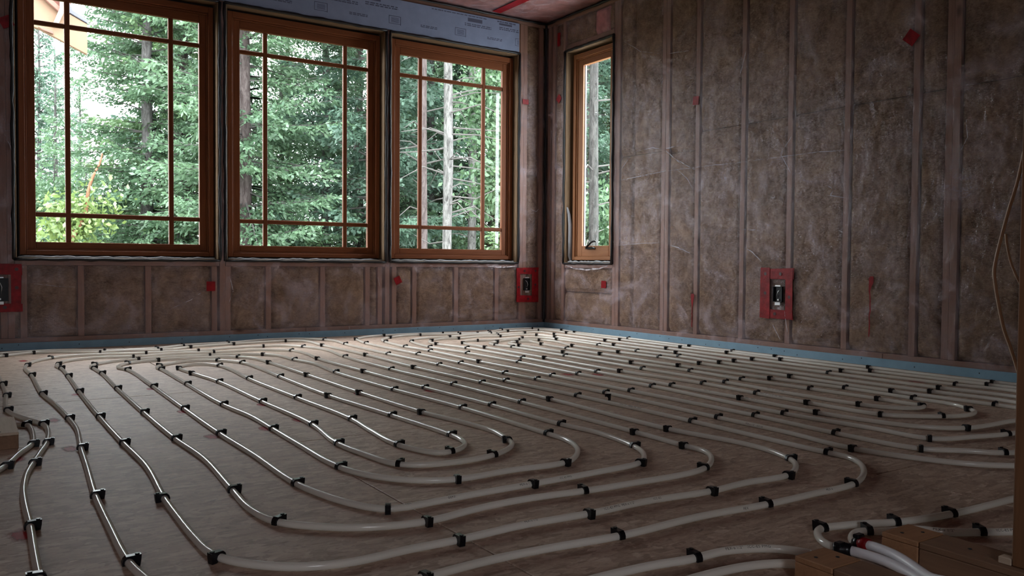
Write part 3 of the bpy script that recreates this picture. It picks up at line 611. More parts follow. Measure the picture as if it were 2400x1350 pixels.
def outlet(fn, base, outer, inner, dev, label, seed, wire=True):
    """outer/inner: (u0,u1,v0,v1) of the tape frame; dev: the open box"""
    r = random.Random(seed); e = empty('electrical_box', base); tag(e, label, 'electrical box', 'taped electrical boxes')
    B = Vector(base); g = lambda u, v, d: tuple(Vector(fn(u, v, d)) - B)
    (a0, a1, c0, c1), (b0, b1, d0, d1) = outer, inner
    j = lambda s=.006: r.uniform(-s, s)
    for uv in ([(a0 + j(), d1 + j()), (a1 + j(), d1 + j()), (a1 + j(), c1 + j()), (a0 + j(), c1 + j())], [(a0 + j(), c0 + j()), (a1 + j(), c0 + j()), (a1 + j(), d0 + j()), (a0 + j(), d0 + j())]):
        MB().prism(uv, g, -.0072, -.0048).build('tape_strip', MT['tape'], e)
    for uv in ([(a0 + j(), c0 + j()), (b0 + j(), c0 + j()), (b0 + j(), c1 + j()), (a0 + j(), c1 + j())], [(b1 + j(), c0 + j()), (a1 + j(), c0 + j()), (a1 + j(), c1 + j()), (b1 + j(), c1 + j())]):
        MB().prism(uv, g, -.0094, -.0072).build('tape_strip', MT['tape'], e)
    for uu, vv in (((a0 + b0) / 2, (c0 + c1) / 2 - .02), ((a1 + b1) / 2, (c0 + c1) / 2), ((b0 + b1) / 2 - .02, (c1 + d1) / 2), ((b0 + b1) / 2 + .02, (c0 + d0) / 2), ((a1 + b1) / 2, (c1 + d1) / 2)):
        MB().prism([(uu + .011 * math.cos(t * .6283), vv + .011 * math.sin(t * .6283)) for t in range(10)], g, -.0102, -.0092).build('tape_spot', MT['tapespot'], e)
    p0, p1, q0, q1 = dev
    # the box: an open tray, darker inside
    bx = MB(); t = .003
    bx.prism([(p0, q0), (p1, q0), (p1, q1), (p0, q1)], g, -.001, .001)
    for uv in ([(p0, q0), (p0 + t, q0), (p0 + t, q1), (p0, q1)], [(p1 - t, q0), (p1, q0), (p1, q1), (p1 - t, q1)], [(p0, q0), (p1, q0), (p1, q0 + t), (p0, q0 + t)], [(p0, q1 - t), (p1, q1 - t), (p1, q1), (p0, q1)]): bx.prism(uv, g, -.016, .0)
    bx.build('box_tray', MT['black'], e)
    um = (p0 + p1) / 2
    for v0_, v1_ in ((q1 + .001, q1 + .009), (q0 - .020, q0 - .002)):
        MB().prism([(um - .022, v0_), (um + .018, v0_), (um + .018, v1_), (um - .022, v1_)], g, -.0165, -.014).build('mounting_ear', MT['steel'], e)
    MB().prism([(um - .006, q0 + .008), (um + .004, q0 + .008), (um + .004, q0 + .018), (um - .006, q0 + .018)], g, -.010, -.0015).build('screw', MT['steel'], e)
    MB().tube([g(um - .012, q1 - .02, -.003), g(um, q1 - .03, -.009), g(um + .009, q1 - .055, -.011), g(um + .004, q0 + .03, -.003)], .0018, 6).build('wire', MT['steel'], e, smooth=True)
    return e
outlet(FB, (-4.16, 0, .25), (-4.275, -4.045, .246, .545), (-4.215, -4.10, .30, .478), (-4.205, -4.118, .312, .455), 'black electrical box in a red tape frame at the left picture edge', 1)
outlet(FB, (-.185, 0, .23), (-.305, -.070, .232, .535), (-.262, -.138, .287, .478), (-.226, -.164, .334, .442), 'black electrical box in a red tape frame by the corner under the right window', 2)
outlet(FR, (0, -2.565, .23), (-2.692, -2.440, .232, .551), (-2.637, -2.513, .290, .482), (-2.614, -2.544, .338, .436), 'black electrical box in a red tape frame on the right wall', 3)

# ------------------------------------------------------------------ heating tubes and their clips (surveyed on the floor, metres)
TUBES = {
 'left': [
  ('long',7,0,'-4.304,-0.508 -4.156,-0.387,f -4,-0.285,n -3.841,-0.327 -3.66,-0.447,n -3.47,-0.419 -3.316,-0.494,n -3.118,-0.386,n -2.828,-0.313,n -2.443,-0.272,n -2.335,-0.32 -2.326,-0.693,n -2.307,-1.374,n -2.326,-2.068,n -2.313,-2.734,f -2.314,-3.3,n -2.335,-4.014,n -2.297,-4.285 -2.303,-4.409 -2.344,-4.524,f'),
  ('curve',2,1,'-2.375,-4.567 -2.506,-4.643,n -2.656,-4.632 -2.804,-4.643,n -2.988,-4.623 -3.171,-4.629,n -3.339,-4.617 -3.504,-4.628,n -3.627,-4.625 -3.72,-4.633 -3.784,-4.625 -3.84,-4.6 -3.896,-4.552 -3.948,-4.468,n -3.957,-4.348 -3.957,-4.187 -3.953,-4.003,n -3.933,-3.663 -3.94,-3.302,f -3.944,-2.777,f -3.94,-2.099,f -3.93,-1.535,f -3.93,-1.189,f'),
  ('long',5,0,'-3.943,-1.054 -3.93,-0.997,f -3.864,-0.829 -3.703,-0.75 -3.517,-0.799,n -3.256,-0.739 -3.055,-0.786,f -2.797,-0.766 -2.619,-0.913,f -2.596,-1.11 -2.629,-1.43,n -2.624,-2.082,n -2.616,-2.746,f -2.601,-3.289,f -2.602,-3.746,f -2.583,-3.933 -2.618,-4.157,f'),
  ('curve',4,1,'-2.644,-4.221 -2.684,-4.274 -2.75,-4.33,n -2.871,-4.343 -3.134,-4.353,n -3.301,-4.356 -3.445,-4.364 -3.544,-4.362,n -3.592,-4.284 -3.624,-4.177 -3.646,-4.033,f -3.645,-3.686 -3.653,-3.309,f -3.65,-2.755,f -3.644,-2.098,f -3.648,-1.413,f'),
  ('long',3,0,'-3.677,-1.291 -3.599,-1.118,n -3.433,-1.048,n -3.198,-1.036 -3.006,-1.114,f -2.945,-1.23 -2.928,-1.478,n -2.922,-2.083,n -2.922,-2.741,n -2.908,-3.295,n -2.874,-3.585 -2.868,-3.744 -2.9,-3.875,n'),
  ('curve',6,1,'-2.924,-3.94 -3.047,-4.03,f -3.173,-4.049 -3.274,-4.034 -3.34,-3.987,f -3.367,-3.838 -3.382,-3.642,f -3.343,-3.317,f -3.351,-2.748,f -3.357,-2.092,f -3.392,-1.736,n -3.406,-1.49,n'),
  ('long',1,0,'-3.359,-1.367 -3.26,-1.358 -3.203,-1.478,f -3.193,-1.712 -3.208,-2.06,f -3.199,-2.725,f -3.189,-3.289,f -3.214,-3.518 -3.232,-3.754,f -3.21,-3.856 -3.179,-3.927 -3.129,-3.928,f'),
  ('long',2,1,'-3.069,-3.887 -3.033,-3.83 -3.019,-3.717,f -3.035,-3.292,f -3.066,-2.751,n -3.058,-2.059,f -3.05,-1.713 -3.062,-1.401,f -3.146,-1.235,f -3.253,-1.177 -3.363,-1.208 -3.473,-1.324,n'),
  ('curve',5,0,'-3.504,-1.39 -3.497,-1.479,f -3.499,-2.09,f -3.501,-2.742,f -3.479,-3.061 -3.483,-3.32,f -3.488,-3.596 -3.489,-3.93,f -3.459,-4.051 -3.387,-4.157 -3.281,-4.213,n -3.103,-4.206 -2.926,-4.216,n -2.832,-4.146 -2.78,-4.077'),
  ('long',4,1,'-2.741,-3.978 -2.736,-3.856,f -2.733,-3.279,f -2.76,-2.721,f -2.764,-2.041,f -2.732,-1.637 -2.765,-1.403,f -2.776,-1.172 -2.834,-1.051,n -2.957,-0.962 -3.127,-0.94,n -3.29,-0.907 -3.523,-0.948,n -3.667,-0.988 -3.757,-1.096,n'),
  ('curve',3,0,'-3.79,-1.163 -3.788,-1.271,f -3.779,-1.512,f -3.789,-2.087,f -3.794,-2.766,f -3.792,-3.318,f -3.779,-3.648 -3.798,-4.015,f -3.806,-4.207 -3.783,-4.325,f -3.717,-4.399 -3.636,-4.456 -3.512,-4.487,n -3.364,-4.462 -3.206,-4.457 -3.059,-4.476,f -2.889,-4.483 -2.741,-4.488 -2.637,-4.47,f -2.523,-4.386 -2.475,-4.31'),
  ('long',6,1,'-2.479,-4.234,n -2.468,-3.993,n -2.461,-3.288,f -2.456,-2.716,f -2.471,-2.069,f -2.457,-1.398,f -2.413,-0.95 -2.474,-0.711,f -2.571,-0.576 -2.684,-0.561,n -2.902,-0.554 -3.115,-0.635,n -3.28,-0.613 -3.433,-0.631,n -3.683,-0.58 -3.83,-0.577 -3.934,-0.641,n -4.016,-0.766 -4.072,-0.96,f'),
  ('curve',1,0,'-4.089,-1.135 -4.078,-1.413,f -4.077,-2.087,f -4.054,-2.422 -4.04,-2.758,f -4.036,-2.987 -4.057,-3.308,f -4.071,-3.595 -4.087,-3.894,f -4.092,-4.185 -4.092,-4.418,f -4.079,-4.523 -4.045,-4.684 -3.969,-4.779 -3.859,-4.801 -3.752,-4.781 -3.661,-4.772,n -3.514,-4.76 -3.369,-4.767 -3.209,-4.784,f -2.975,-4.776 -2.772,-4.793,f -2.594,-4.793 -2.434,-4.791,f -2.297,-4.729 -2.207,-4.653 -2.171,-4.588'),
  ('long',8,1,'-2.178,-4.528,f -2.163,-3.954,f -2.163,-3.285,f -2.184,-2.742,f -2.162,-2.03,f -2.172,-1.395,f -2.162,-0.68,f -2.138,-0.428 -2.171,-0.306,f -2.333,-0.13 -2.577,-0.112 -2.824,-0.21,f -3.136,-0.245,f -3.316,-0.371,f -3.62,-0.354,n -3.831,-0.217 -4.015,-0.201 -4.302,-0.284'),
 ],
 'right': [
  ('long',21,1,'-0.253,-4.217 -0.263,-4.015,n -0.278,-3.414,n -0.263,-2.822,n -0.25,-2.387,n -0.261,-1.971,n -0.257,-1.349,n -0.237,-0.659,n -0.215,-0.427 -0.296,-0.33,n -0.581,-0.28,n -0.805,-0.403,f -1.066,-0.356,n -1.386,-0.274,n -1.542,-0.272 -1.688,-0.368,f'),
  ('long',10,0,'-1.805,-0.496 -1.856,-0.668,f -1.885,-1.037,f -1.864,-1.364,f -1.887,-2.024,n -1.879,-2.706,f -1.874,-3.286,f -1.876,-3.997,f -1.902,-4.36,f -1.885,-4.645,n -1.801,-4.722 -1.722,-4.813,f'),
  ('long',19,1,'-1.545,-4.836 -1.229,-4.761 -0.797,-4.545 -0.569,-4.362 -0.533,-4.252 -0.567,-3.964,n -0.56,-3.354,f -0.564,-2.727,n -0.542,-2.224,n -0.56,-1.633,n -0.556,-0.939,n -0.575,-0.71,n -0.701,-0.639 -0.893,-0.671,n -1.061,-0.618 -1.268,-0.678,n -1.376,-0.651 -1.527,-0.735,f'),
  ('long',12,0,'-1.582,-0.807 -1.611,-0.983,n -1.569,-1.311,f -1.568,-1.979,f -1.589,-2.7,f -1.597,-3.266,f -1.601,-3.683,n -1.618,-4.078,n -1.594,-4.3 -1.551,-4.437 -1.436,-4.539,n -1.166,-4.558'),
  ('long',17,1,'-1.009,-4.565 -0.874,-4.51 -0.831,-4.435 -0.834,-4.341,f -0.859,-3.899,n -0.847,-3.342,n -0.84,-2.716,n -0.819,-2.35,f -0.847,-2.023,n -0.852,-1.541,n -0.77,-1.216 -0.809,-1.088,n -0.922,-0.987,n -1.028,-0.959 -1.165,-1.047,n'),
  ('long',14,0,'-1.256,-1.096 -1.291,-1.23,f -1.269,-1.412,f -1.279,-2.008,f -1.295,-2.724,f -1.296,-3.311,f -1.316,-3.774 -1.306,-4.047,n -1.275,-4.148 -1.19,-4.221'),
  ('long',15,1,'-1.098,-4.207 -1.11,-4.2,n -1.111,-4,n -1.12,-3.67,f -1.149,-3.293,f -1.133,-2.922,f -1.154,-2.489,n -1.159,-1.848,n -1.158,-1.338,n'),
  ('long',16,0,'-1.14,-1.16 -1.038,-1.116,n -0.934,-1.126 -0.97,-1.337,n -1.002,-1.658,f -1.016,-2.045,n -1.018,-2.729,n -0.996,-3.347,n -0.958,-3.735,f -0.968,-4.072,f -0.974,-4.257 -1.031,-4.34,n'),
  ('long',13,1,'-1.055,-4.38 -1.165,-4.41 -1.282,-4.373,f -1.38,-4.301 -1.444,-4.235,n -1.455,-3.91,n -1.442,-3.627,f -1.423,-3.287,f -1.462,-2.753,n -1.45,-2.046,n -1.438,-1.351,n -1.417,-1.019,n'),
  ('long',18,0,'-1.353,-0.896 -1.279,-0.861 -1.226,-0.899,n -0.834,-0.872,n -0.699,-0.898 -0.656,-1.092,n -0.665,-1.575,f -0.697,-2.017,f -0.679,-2.374,f -0.705,-2.745,n -0.713,-4,n -0.686,-4.228'),
  ('long',11,1,'-0.691,-4.328 -0.735,-4.447 -1.023,-4.615 -1.276,-4.674 -1.413,-4.673,f -1.56,-4.634 -1.713,-4.58,n -1.717,-4.381 -1.746,-4.023,f -1.696,-3.24,f -1.727,-2.718,f -1.711,-2.148,f -1.722,-1.591,f -1.752,-1.144,f -1.719,-0.876 -1.683,-0.725,f'),
  ('long',20,0,'-1.586,-0.577 -1.455,-0.528 -1.253,-0.52,n -1.042,-0.455 -0.824,-0.531,f -0.553,-0.49,n -0.386,-0.483 -0.402,-0.712,n -0.401,-1.35,n -0.406,-1.989,n -0.401,-2.718,n -0.415,-3.336,n -0.401,-3.935,f -0.361,-4.168'),
  ('long',9,1,'-0.429,-4.367 -0.871,-4.707 -1.463,-4.921 -1.777,-4.952 -1.876,-4.903 -1.967,-4.812 -2.062,-4.53,n -2.033,-4.274 -2.027,-3.947,f -2.005,-3.281,f -2.02,-2.769,f -2.036,-2.501,f -2.017,-2.021,f -2.015,-1.483,f -2.015,-0.69,f'),
  ('long',22,0,'-1.972,-0.443 -1.957,-0.384,n -1.801,-0.217 -1.649,-0.176,n -1.417,-0.164 -1.149,-0.219,n -1.043,-0.275,n -0.908,-0.348,n -0.747,-0.29,f -0.546,-0.145,f -0.231,-0.153,n -0.112,-0.427,n -0.155,-0.655,n -0.136,-1.293,f -0.16,-1.959,n -0.161,-2.347,f -0.16,-2.695,n -0.15,-3.316,n -0.16,-3.991,n -0.121,-4.156'),
 ],
 'short_a': [
  ('short',1,0,'-4.226,-0.693 -4.216,-1.198 -4.207,-1.691,f -4.206,-2.077,f -4.215,-2.28 -4.216,-2.471,f -4.191,-2.614 -4.157,-2.73 -4.124,-2.838,f -4.118,-2.946 -4.137,-3.175,f -4.162,-3.307 -4.189,-3.448,f -4.212,-3.577 -4.228,-3.751 -4.232,-3.915 -4.232,-4.073,f -4.235,-4.237 -4.237,-4.41,n -4.235,-4.554'),
 ],
 'short_b': [
  ('short',2,0,'-4.318,-2.385 -4.245,-2.677 -4.205,-2.8 -4.173,-2.817,f -4.164,-2.902 -4.165,-3.022 -4.176,-3.173,f -4.216,-3.3 -4.255,-3.448,f -4.309,-3.578'),
 ],
 'front_a': [
  ('front',1,0,'-3.44,-4.939 -3.375,-4.939 -3.273,-4.945 -3.178,-4.961,f -3.107,-4.96 -3.052,-4.977 -3.007,-5.002 -2.979,-5.031 -2.967,-5.062'),
 ],
 'front_b': [
  ('front',2,0,'-3.328,-5.036 -3.235,-5.032 -3.139,-5.04 -3.08,-5.056 -3.041,-5.078 -3.027,-5.097'),
 ],
 'front_c': [
  ('front',3,0,'-1.704,-5.083 -2.003,-5.084 -2.238,-5.079 -2.466,-5.067,f -2.635,-5.036,f -2.712,-5.001 -2.775,-4.982 -2.805,-4.973,f -2.829,-4.976 -2.859,-4.997 -2.886,-5.027 -2.898,-5.055 -2.896,-5.072'),
 ],
 'front_d': [
  ('front',4,0,'-2.253,-5.294 -2.391,-5.252 -2.493,-5.202 -2.551,-5.168,f -2.609,-5.133 -2.647,-5.083 -2.705,-5.067 -2.743,-5.042,f -2.767,-5.028 -2.807,-5.042 -2.835,-5.062 -2.839,-5.077'),
 ],
}

RT = 0.0080
def spline(P):
    P = np.array(P); n = len(P); out = []
    Q = np.vstack([2 * P[0] - P[1], P, 2 * P[-1] - P[-2]])
    for i in range(n - 1):
        p0, p1, p2, p3 = Q[i], Q[i + 1], Q[i + 2], Q[i + 3]
        t0 = 0; t1 = t0 + max(1e-4, np.linalg.norm(p1 - p0) ** .5); t2 = t1 + max(1e-4, np.linalg.norm(p2 - p1) ** .5); t3 = t2 + max(1e-4, np.linalg.norm(p3 - p2) ** .5)
        m = max(2, int(np.linalg.norm(p2 - p1) / .015)); t = np.linspace(t1, t2, m, endpoint=False)[:, None]
        A1 = (t1 - t) / (t1 - t0) * p0 + (t - t0) / (t1 - t0) * p1; A2 = (t2 - t) / (t2 - t1) * p1 + (t - t1) / (t2 - t1) * p2; A3 = (t3 - t) / (t3 - t2) * p2 + (t - t2) / (t3 - t2) * p3
        B1 = (t2 - t) / (t2 - t0) * A1 + (t - t0) / (t2 - t0) * A2; B2 = (t3 - t) / (t3 - t1) * A2 + (t - t1) / (t3 - t1) * A3
        out.append((t2 - t) / (t2 - t1) * B1 + (t - t1) / (t2 - t1) * B2)
    return np.vstack(out + [P[-1:]])
def smooth(C, sig):
    d = np.r_[0, np.cumsum(np.linalg.norm(np.diff(C, axis=0), axis=1))]; L = d[-1]; s = np.linspace(0, L, max(8, int(L / .014)))
    R = np.stack([np.interp(s, d, C[:, 0]), np.interp(s, d, C[:, 1])], -1); ds = s[1]
    kk = int(3 * sig / ds); w = np.exp(-.5 * (np.arange(-kk, kk + 1) * ds / sig) ** 2); w /= w.sum()
    pad = np.vstack([2 * R[0] - R[kk:0:-1], R, 2 * R[-1] - R[-2:-kk - 2:-1]])
    return np.stack([np.convolve(pad[:, i], w, 'valid') for i in (0, 1)], -1)
def tube_mesh(name, C, r, z, seg=12):
    n = len(C); Z = z if hasattr(z, '__len__') else np.full(n, z); P = np.c_[C, Z]
    T = np.gradient(P, axis=0); T /= np.linalg.norm(T, axis=1)[:, None]
    U = np.cross(T, [0, 0, 1.0]); U /= np.linalg.norm(U, axis=1)[:, None]; W = np.cross(U, T)
    th = np.linspace(0, 2 * np.pi, seg, endpoint=False)
    V = P[:, None] + r * (np.cos(th)[None, :, None] * U[:, None] + np.sin(th)[None, :, None] * W[:, None])
    idx = np.arange(n * seg).reshape(n, seg); nx = np.roll(idx, -1, 1)
    F = np.stack([idx[:-1], idx[1:], nx[1:], nx[:-1]], -1).reshape(-1, 4)
    V = np.vstack([V.reshape(-1, 3), P[:1], P[-1:]]); c0, c1 = n * seg, n * seg + 1
    caps = [(c0, idx[0, k], nx[0, k], nx[0, k]) for k in range(0)]
    return mesh_np(name, V, F, True)
# one clip profile: hook over the tube plus the nailed block beside it (local x along the tube, y across, z up)
prof = [(-.0118, .0035), (-.0124, .0095), (-.0100, .0160), (-.0050, .0205), (.0215, .0215), (.0208, .0110), (.0190, .0), (.0088, .0)]
inner = [(.0086 * math.cos(math.radians(t)), .008 + .0086 * math.sin(math.radians(t))) for t in (-40, 0, 40, 80, 115, 150, 185, 210)]
cm = MB(); outl = prof + inner
half = .0065
def cl_face(poly_pairs): pass
no, ni = len(prof), len(inner)
cm.v = [(-half, y, z) for y, z in outl] + [(half, y, z) for y, z in outl]; N = no + ni
cm.f = [(i, (i + 1) % N, N + (i + 1) % N, N + i) for i in range(N)]
strips_ = [(0, 15, 14), (0, 14, 1), (1, 14, 13), (1, 13, 2), (2, 13, 12), (2, 12, 3), (3, 12, 11), (3, 11, 4), (4, 11, 10), (4, 10, 5), (5, 10, 9), (5, 9, 6), (6, 9, 8), (6, 8, 7)]
for t in strips_: cm.f.append(t); cm.f.append(tuple(N + i for i in reversed(t)))
hx = [(.0045 * math.cos(t * 1.047), .0045 * math.sin(t * 1.047)) for t in range(6)]
cm.prism(hx, lambda u, v, d: (u, v + .0148, d), .0208, .0232)
import bmesh as _bm
clip_me = cm.mesh('tube_clip'); b0 = _bm.new(); b0.from_mesh(clip_me); _bm.ops.recalc_face_normals(b0, faces=b0.faces); b0.to_mesh(clip_me); b0.free(); clip_me.materials.append(MT['black'])
ORD = 'zeroth first second third fourth fifth sixth seventh eighth ninth tenth eleventh twelfth thirteenth fourteenth fifteenth sixteenth seventeenth eighteenth nineteenth twentieth'.split()
def run_phrase(kind, i):
    if kind == 'long': return ('%s long parallel tube run from the left' % ORD[i]) if i <= 11 else ('%s long parallel tube run from the right' % ORD[23 - i])
    if kind == 'curve': return '%s curving tube run from the left' % ORD[i]
    if kind == 'short': return 'right-hand short tube beside the pale timber block' if i == 1 else 'left-hand short tube beside the pale timber block'
    return {1: 'printed tube running behind the front timber block', 2: 'nearest tube behind the front timber block', 3: 'upper tube bending into the white sleeves', 4: 'lower tube bending into the white sleeves'}[i]
tube_info = {
 'left': ('long white heating tube snaking in nested loops over the left half of the floor', .030),
 'right': ('long white heating tube snaking in nested loops along the right foam strip', .030),
 'short_a': ('short white tube curving past the pale timber block, the right-hand one', .02),
 'short_b': ('short white tube bending tightly against the pale timber block, the left-hand one', .015),
 'front_a': ('white tube with large black printing in front, running behind the front timber block', .02),
 'front_b': ('white tube lowest in the picture, ending at the front timber block', .02),
 'front_c': ('white tube turning back into a black elbow, the upper of two at front right', .014),
 'front_d': ('white tube turning back at the red taped elbow, the lower of two at front right', .012)}
TUBE_OBJ = {}; TUBE_C = {}
Dn = np.array([-.8, -.6])
for key, runs in TUBES.items():
    pts = []; clips = []
    for kind, i, rev, s in runs:
        here = []
        for tok in s.split():
            q = tok.split(','); p = (float(q[0]), float(q[1])); pts.append(p)
            if len(q) > 2: here.append((p, q[2]))
        if rev: here = here[::-1]
        for k_, (p, fl_) in enumerate(here): clips.append((p, fl_, kind, i, k_ + 1))
    lab, sig = tube_info[key]
    C = smooth(spline(pts), sig)
    t = link('heating_tube', tube_mesh('heating_tube', C, RT, RT + .0006), MT['tube']); tag(t, lab, 'tube', 'white heating tubes on the floor')
    TUBE_OBJ[key] = t; TUBE_C[key] = C
    T = np.gradient(C, axis=0); T /= np.linalg.norm(T, axis=1)[:, None]
    for p, fl_, kind, i, k_ in clips:
        j = int(np.argmin(((C - np.array(p)) ** 2).sum(1))); c = C[j]; tx, ty = T[j]; nrm = np.array([-ty, tx])
        s = 1 if (nrm @ Dn > 0) == (fl_ == 'n') else -1
        a = math.atan2(ty, tx) + (0 if s > 0 else math.pi) + random.uniform(-.05, .05)
        o = link('tube_clip', clip_me, None, None, (c[0], c[1], .0002)); o.rotation_euler = (0, 0, a)
        end = 'window end' if kind in ('long', 'curve') else ('far end' if kind == 'short' else 'right end' if i > 2 else 'left end')
        tag(o, '%s black clip from the %s, %s' % (ORD[k_], end, run_phrase(kind, i)), 'tube clip', 'black clips nailed over the heating tubes')
o = link('tube_clip', clip_me, None, None, (-2.096, -3.391, .0066)); o.rotation_euler = (math.pi / 2, 0, .25); o.location.z = .0071
tag(o, 'loose black clip lying on its side between two tube runs', 'tube clip', 'black clips nailed over the heating tubes')

# printing along the tubes
def lettering(key, at, text, size, ang, back=False, bold=False):
    C = TUBE_C[key]; d = np.r_[0, np.cumsum(np.linalg.norm(np.diff(C, axis=0), axis=1))]
    s0 = d[int(np.argmin(((C - np.array(at)) ** 2).sum(1)))]
    cu = bpy.data.curves.new('txt', 'FONT'); cu.body = text; cu.size = size; cu.resolution_u = 2; cu.space_character = 1.1
    ob = bpy.data.objects.new('txt', cu); COL.objects.link(ob); bpy.context.view_layer.update()
    me = bpy.data.meshes.new_from_object(ob.evaluated_get(bpy.context.evaluated_depsgraph_get())); bpy.data.objects.remove(ob); bpy.data.curves.remove(cu)
    co = np.empty(len(me.vertices) * 3, np.float32); me.vertices.foreach_get('co', co); co = co.reshape(-1, 3)
    sgn = -1 if back else 1
    s = s0 + sgn * co[:, 0]; cx = np.interp(s, d, C[:, 0]); cy = np.interp(s, d, C[:, 1])
    e = .004; tx = np.interp(s + e, d, C[:, 0]) - np.interp(s - e, d, C[:, 0]); ty = np.interp(s + e, d, C[:, 1]) - np.interp(s - e, d, C[:, 1]); L = np.hypot(tx, ty); tx, ty = tx / L, ty / L
    # text baseline faces the near side: right of travel when going forward
    nx, ny = sgn * ty, -sgn * tx; r = RT + .00025
    th = math.radians(ang) + (co[:, 1] - size * .35) / r
    V = np.stack([cx + nx * r * np.cos(th), cy + ny * r * np.cos(th), RT + .0006 + r * np.sin(th)], -1)
    me.vertices.foreach_set('co', V.astype(np.float32).ravel()); me.update()
    return link('printed_lettering', me, MT['tube_ink'], TUBE_OBJ[key])
for key, at, text, size, ang, back in (
 ('front_a', (-3.105, -4.961), 'PEX-a 1/2"   ICC-ES PMG', .0085, 52, False),
 ('left', (-3.178, -4.344), 'PEX-a 1/2"', .0085, 40, True), ('left', (-3.39, -4.356), '00931', .0095, 45, True), ('left', (-3.50, -4.36), 'PEX', .008, 80, True),
 ('left', (-3.06, -4.325), 'ICC-ES PMG', .007, 30, True),
 ('left', (-3.135, -4.612), 'ICC-ES PMG  PEX-a 1/2"', .0085, 45, True), ('left', (-3.338, -4.614), 'PEX-a 1/2"', .0075, 70, True), ('left', (-2.985, -4.62), 'ICC-ES', .0075, 40, True),
 ('left', (-2.56, -4.785), 'PEX-a', .0085, 45, False), ('left', (-2.85, -4.778), 'PEX', .0085, 20, False),
 ('left', (-2.125, -3.559), 'PEX-a 1/2"   ICC-ES PMG   00931', .0085, 55, True), ('left', (-2.2, -3.62), 'PEX-a', .0085, 50, True),
 ('right', (-1.397, -3.658), 'PEX-a 1/2"   ICC-ES PMG   00931', .0085, 50, True), ('right', (-1.298, -3.587), 'PEX-a 1/2"   ICC-ES PMG', .0085, 55, False),
 ('right', (-1.394, -3.409), 'ICC-ES PMG   PEX-a 1/2"', .0085, 50, False), ('right', (-1.571, -3.47), 'PEX-a 1/2"', .0085, 55, False), ('right', (-1.59, -3.718), '00931   PEX-a 1/2"', .0085, 55, False), ('right', (-2.008, -4.089), 'PEX-a 1/2"   ICC-ES', .0085, 15, True),
 ('front_d', (-2.62, -5.11), 'PEX-a 1/2"', .0085, 45, True), ('front_d', (-2.52, -5.17), 'ICC-ES PMG', .0085, 45, True)):
    lettering(key, at, text, size, ang, back)


# ------------------------------------------------------------------ couplings, sleeves and timber plates at the front
def sleeve(name, pts, lab, r=.0095):
    P = [Vector(p) for p in pts]; C = spline([(p.x, p.y) for p in P]); zz = np.interp(np.linspace(0, 1, len(C)), np.linspace(0, 1, len(P)), [p.z for p in P])
    o = link(name, tube_mesh(name, C, r, zz), MT['white']); tag(o, lab, 'sleeve', 'white sleeves at the front'); return o
def plate(x0, x1, yf, ym, yb, lab, d0):
    e = empty('bottom_plate', ((x0 + x1) / 2, (yf + yb) / 2, 0)); tag(e, lab, 'timber plate', 'timber plates at the front'); ox, oy = e.location.x, e.location.y
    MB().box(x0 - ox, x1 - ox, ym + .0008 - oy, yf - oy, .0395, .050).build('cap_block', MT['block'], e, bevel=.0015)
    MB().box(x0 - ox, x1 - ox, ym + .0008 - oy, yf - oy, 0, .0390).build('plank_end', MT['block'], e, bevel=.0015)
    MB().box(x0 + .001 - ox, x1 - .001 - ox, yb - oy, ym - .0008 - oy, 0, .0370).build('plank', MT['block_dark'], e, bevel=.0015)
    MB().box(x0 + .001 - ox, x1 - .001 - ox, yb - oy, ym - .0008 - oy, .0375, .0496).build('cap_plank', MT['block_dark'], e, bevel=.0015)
    for i, (u, v) in enumerate(((.28, .35), (.7, .6), (.5, 1.9), (.4, 3.2))):
        yy = yf - .078 * v; MB().prism([(x0 + (x1 - x0) * u + .0035 * math.cos(t * 1.05) - ox, yy + .0035 * math.sin(t * 1.05) - oy) for t in range(6)], lambda a, b_, d: (a, b_, d), .0498, .0509).build('nail_head', MT['nail'], e)
    return e
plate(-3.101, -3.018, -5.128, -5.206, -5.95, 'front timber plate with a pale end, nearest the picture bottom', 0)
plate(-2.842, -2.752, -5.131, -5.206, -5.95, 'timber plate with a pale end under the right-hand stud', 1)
e = empty('bottom_plate', (-4.33, -3.02, 0)); tag(e, 'pale timber block at the left picture edge beside two short tubes', 'timber plate', 'timber plates at the front')
MB().box(-.13, .119, -.158, .146, .0415, .050).build('cap_block', MT['pale_block'], e, bevel=.0015); MB().box(-.13, .1185, -.157, .146, 0, .0410).build('plank', MT['block_dark'], e, bevel=.0015)
MB().prism([(.07 + .004 * math.cos(t * 1.05), -.13 + .004 * math.sin(t * 1.05)) for t in range(6)], lambda a, b_, d: (a, b_, d), .0498, .0509).build('nail_head', MT['nail'], e)
e = empty('wall_stud', (-2.781, -5.405, .05)); tag(e, 'rough timber stud standing upright at the right picture edge', 'stud')
MB().box(-.044, .044, .0008, .040, 0, 2.64).build('near_timber', MT['post'], e, bevel=.0025); MB().box(-.041, .044, -.0395, 0.0, 0, 2.64).build('back_timber', MT['post'], e, bevel=.0025)
for z in (.31, .62, .93, 1.25): MB().prism([(.02 + .005 * math.cos(t * 1.05), z + .005 * math.sin(t * 1.05)) for t in range(6)], lambda a, b_, d: (d, a, b_), -.0446, -.0430).build('nail_head', MT['nail'], e)
MB().box(-.044, -.024, .0405, .062, 0, .012).build('base_shim', MT['pale_block'], e, bevel=.001)
